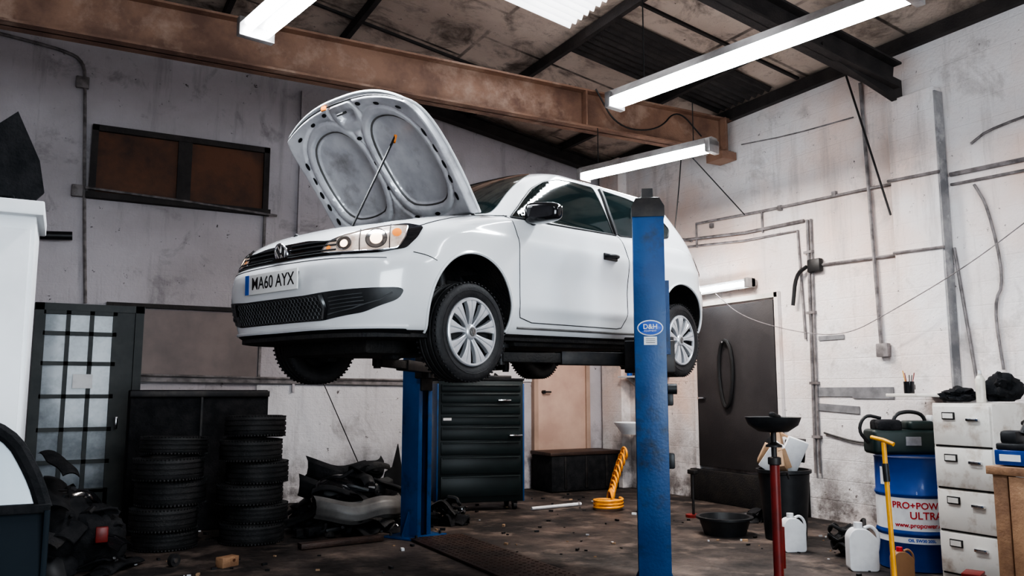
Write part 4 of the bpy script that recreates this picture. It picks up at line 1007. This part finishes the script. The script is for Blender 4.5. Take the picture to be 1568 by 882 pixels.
def exh(k):
    bumper_into(k,(.08,-.48,.12),.12,m_grey_bump,.48,.1); bumper_into(k,(.0,-.12,.26),-.1,m_black_plastic,.5,.25); bumper_into(k,(.1,.12,.42),.12,m_matte_black,.45,.3)
    k.prism([(.36,.3),(.62,.25),(.60,.62),(.56,.84),(.50,.6),(.42,.55)],.0,.02,m_black_plastic)
    crumple(k,(0,.15,.14),(.52,.32,.18),m_matte_black,1.3,.5)
scrap('scrap_bumper_heap',(2.68,8.55,0),105,.52,.42,.66,5,exh)
def exs(k):
    crumple(k,(-.05,0,.28),(.32,.22,.30),m_matte_black,11,.35); crumple(k,(.22,-.05,.22),(.22,.18,.24),m_matte_black,15,.35)
    k.box((.28,-.34,.30),(.09,.05,.12),m_redpaint,bev=.01)
scrap('scrap_plastic_parts',(.06,7.65,0),60,.42,.30,.84,9,exs)
scrap('small_scrap_parts',(3.72,8.40,0),26,.24,.22,.26,12)
scrap('engine_scrap_parts',(6.9,6.75,0),20,.24,.22,.20,21,None,[m_steel_dark,m_matte_black,m_rust,m_black_plastic])
b=B(); b.box((0,0,.04),(.16,.09,.08),m_wood,bev=.004); b.cyl((.03,-.046,.05),(.03,-.05,.05),.012,m_rust,n=12); b.build('wood_block',(1.26,7.15,0),.5)
b=B(); b.cyl((0,-.02,.05),(0,.02,.05),.05,m_rubber,n=24); b.cyl((0,-.025,.05),(0,.025,.05),.02,m_chrome,n=16); b.build('caster_wheel',(.88,7.35,0),.6)
b=B(); b.box((0,0,.03),(.8,.10,.05),m_plate_floor,bev=.004); b.build('timber_plank',(2.35,7.62,0),.1)
random.seed(11)
b=B()
for i in range(170):
    x=random.uniform(.2,6.2); y=random.uniform(6.0,9.8); s_=random.uniform(.006,.028)
    b.box((x,y,s_*.4),(s_*2,s_,s_*.8),random.choice([m_paper,m_black_plastic,m_card,m_steel_dark,m_black_plastic,m_matte_black]),rot=(0,0,random.uniform(0,3)))
for i in range(80):
    x=random.uniform(5.4,7.2); y=random.uniform(3.0,6.2); s_=random.uniform(.006,.025)
    b.box((x,y,s_*.4),(s_*2,s_,s_*.8),random.choice([m_paper,m_black_plastic,m_card]),rot=(0,0,random.uniform(0,3)))
b.build('floor_debris')

# ================================================================== LIGHT / WORLD / CAMERA
w=bpy.data.worlds.new('World'); sc.world=w; w.use_nodes=True
bgn=w.node_tree.nodes['Background']; sky=w.node_tree.nodes.new('ShaderNodeTexSky'); sky.sky_type='HOSEK_WILKIE'; sky.turbidity=7
w.node_tree.links.new(sky.outputs['Color'],bgn.inputs['Color']); bgn.inputs['Strength'].default_value=0.5
def area(nm,loc,rot,sx,sy,e,col=(1,1,1)):
    l=bpy.data.lights.new(nm,'AREA'); l.shape='RECTANGLE'; l.size=sx; l.size_y=sy; l.energy=e; l.color=col
    o=bpy.data.objects.new(nm,l); COL.objects.link(o); o.location=loc; o.rotation_euler=rot; return o
area('doorway_daylight',(1.6,-3.4,2.2),(math.radians(90),0,0),3.6,3.4,300,(0.84,0.93,1.0))
area('strip_light_glow',(4.35,4.40,3.86),(0,0,math.radians(11)),0.2,2.4,60,(0.92,0.96,1.0))
area('strip_light_glow',(5.5,7.08,3.86),(0,0,math.radians(18)),0.2,1.6,105,(1.0,0.89,0.80))
area('strip_light_glow',(1.2,5.02,3.88),(0,0,math.radians(11)),0.2,1.4,55,(0.92,0.95,1.0))

cd_=bpy.data.cameras.new('camera'); cam=bpy.data.objects.new('camera',cd_); COL.objects.link(cam)
cd_.sensor_width=36; cd_.lens=1260/1568*36; cam.location=(0,0,1.4); cam.rotation_euler=(math.radians(97.2),0,math.radians(-28.5)); cd_.clip_start=.05
sc.camera=cam
sc.view_settings.view_transform='AgX'
try: sc.view_settings.look='AgX - High Contrast'
except Exception: pass
sc.view_settings.exposure=0.5
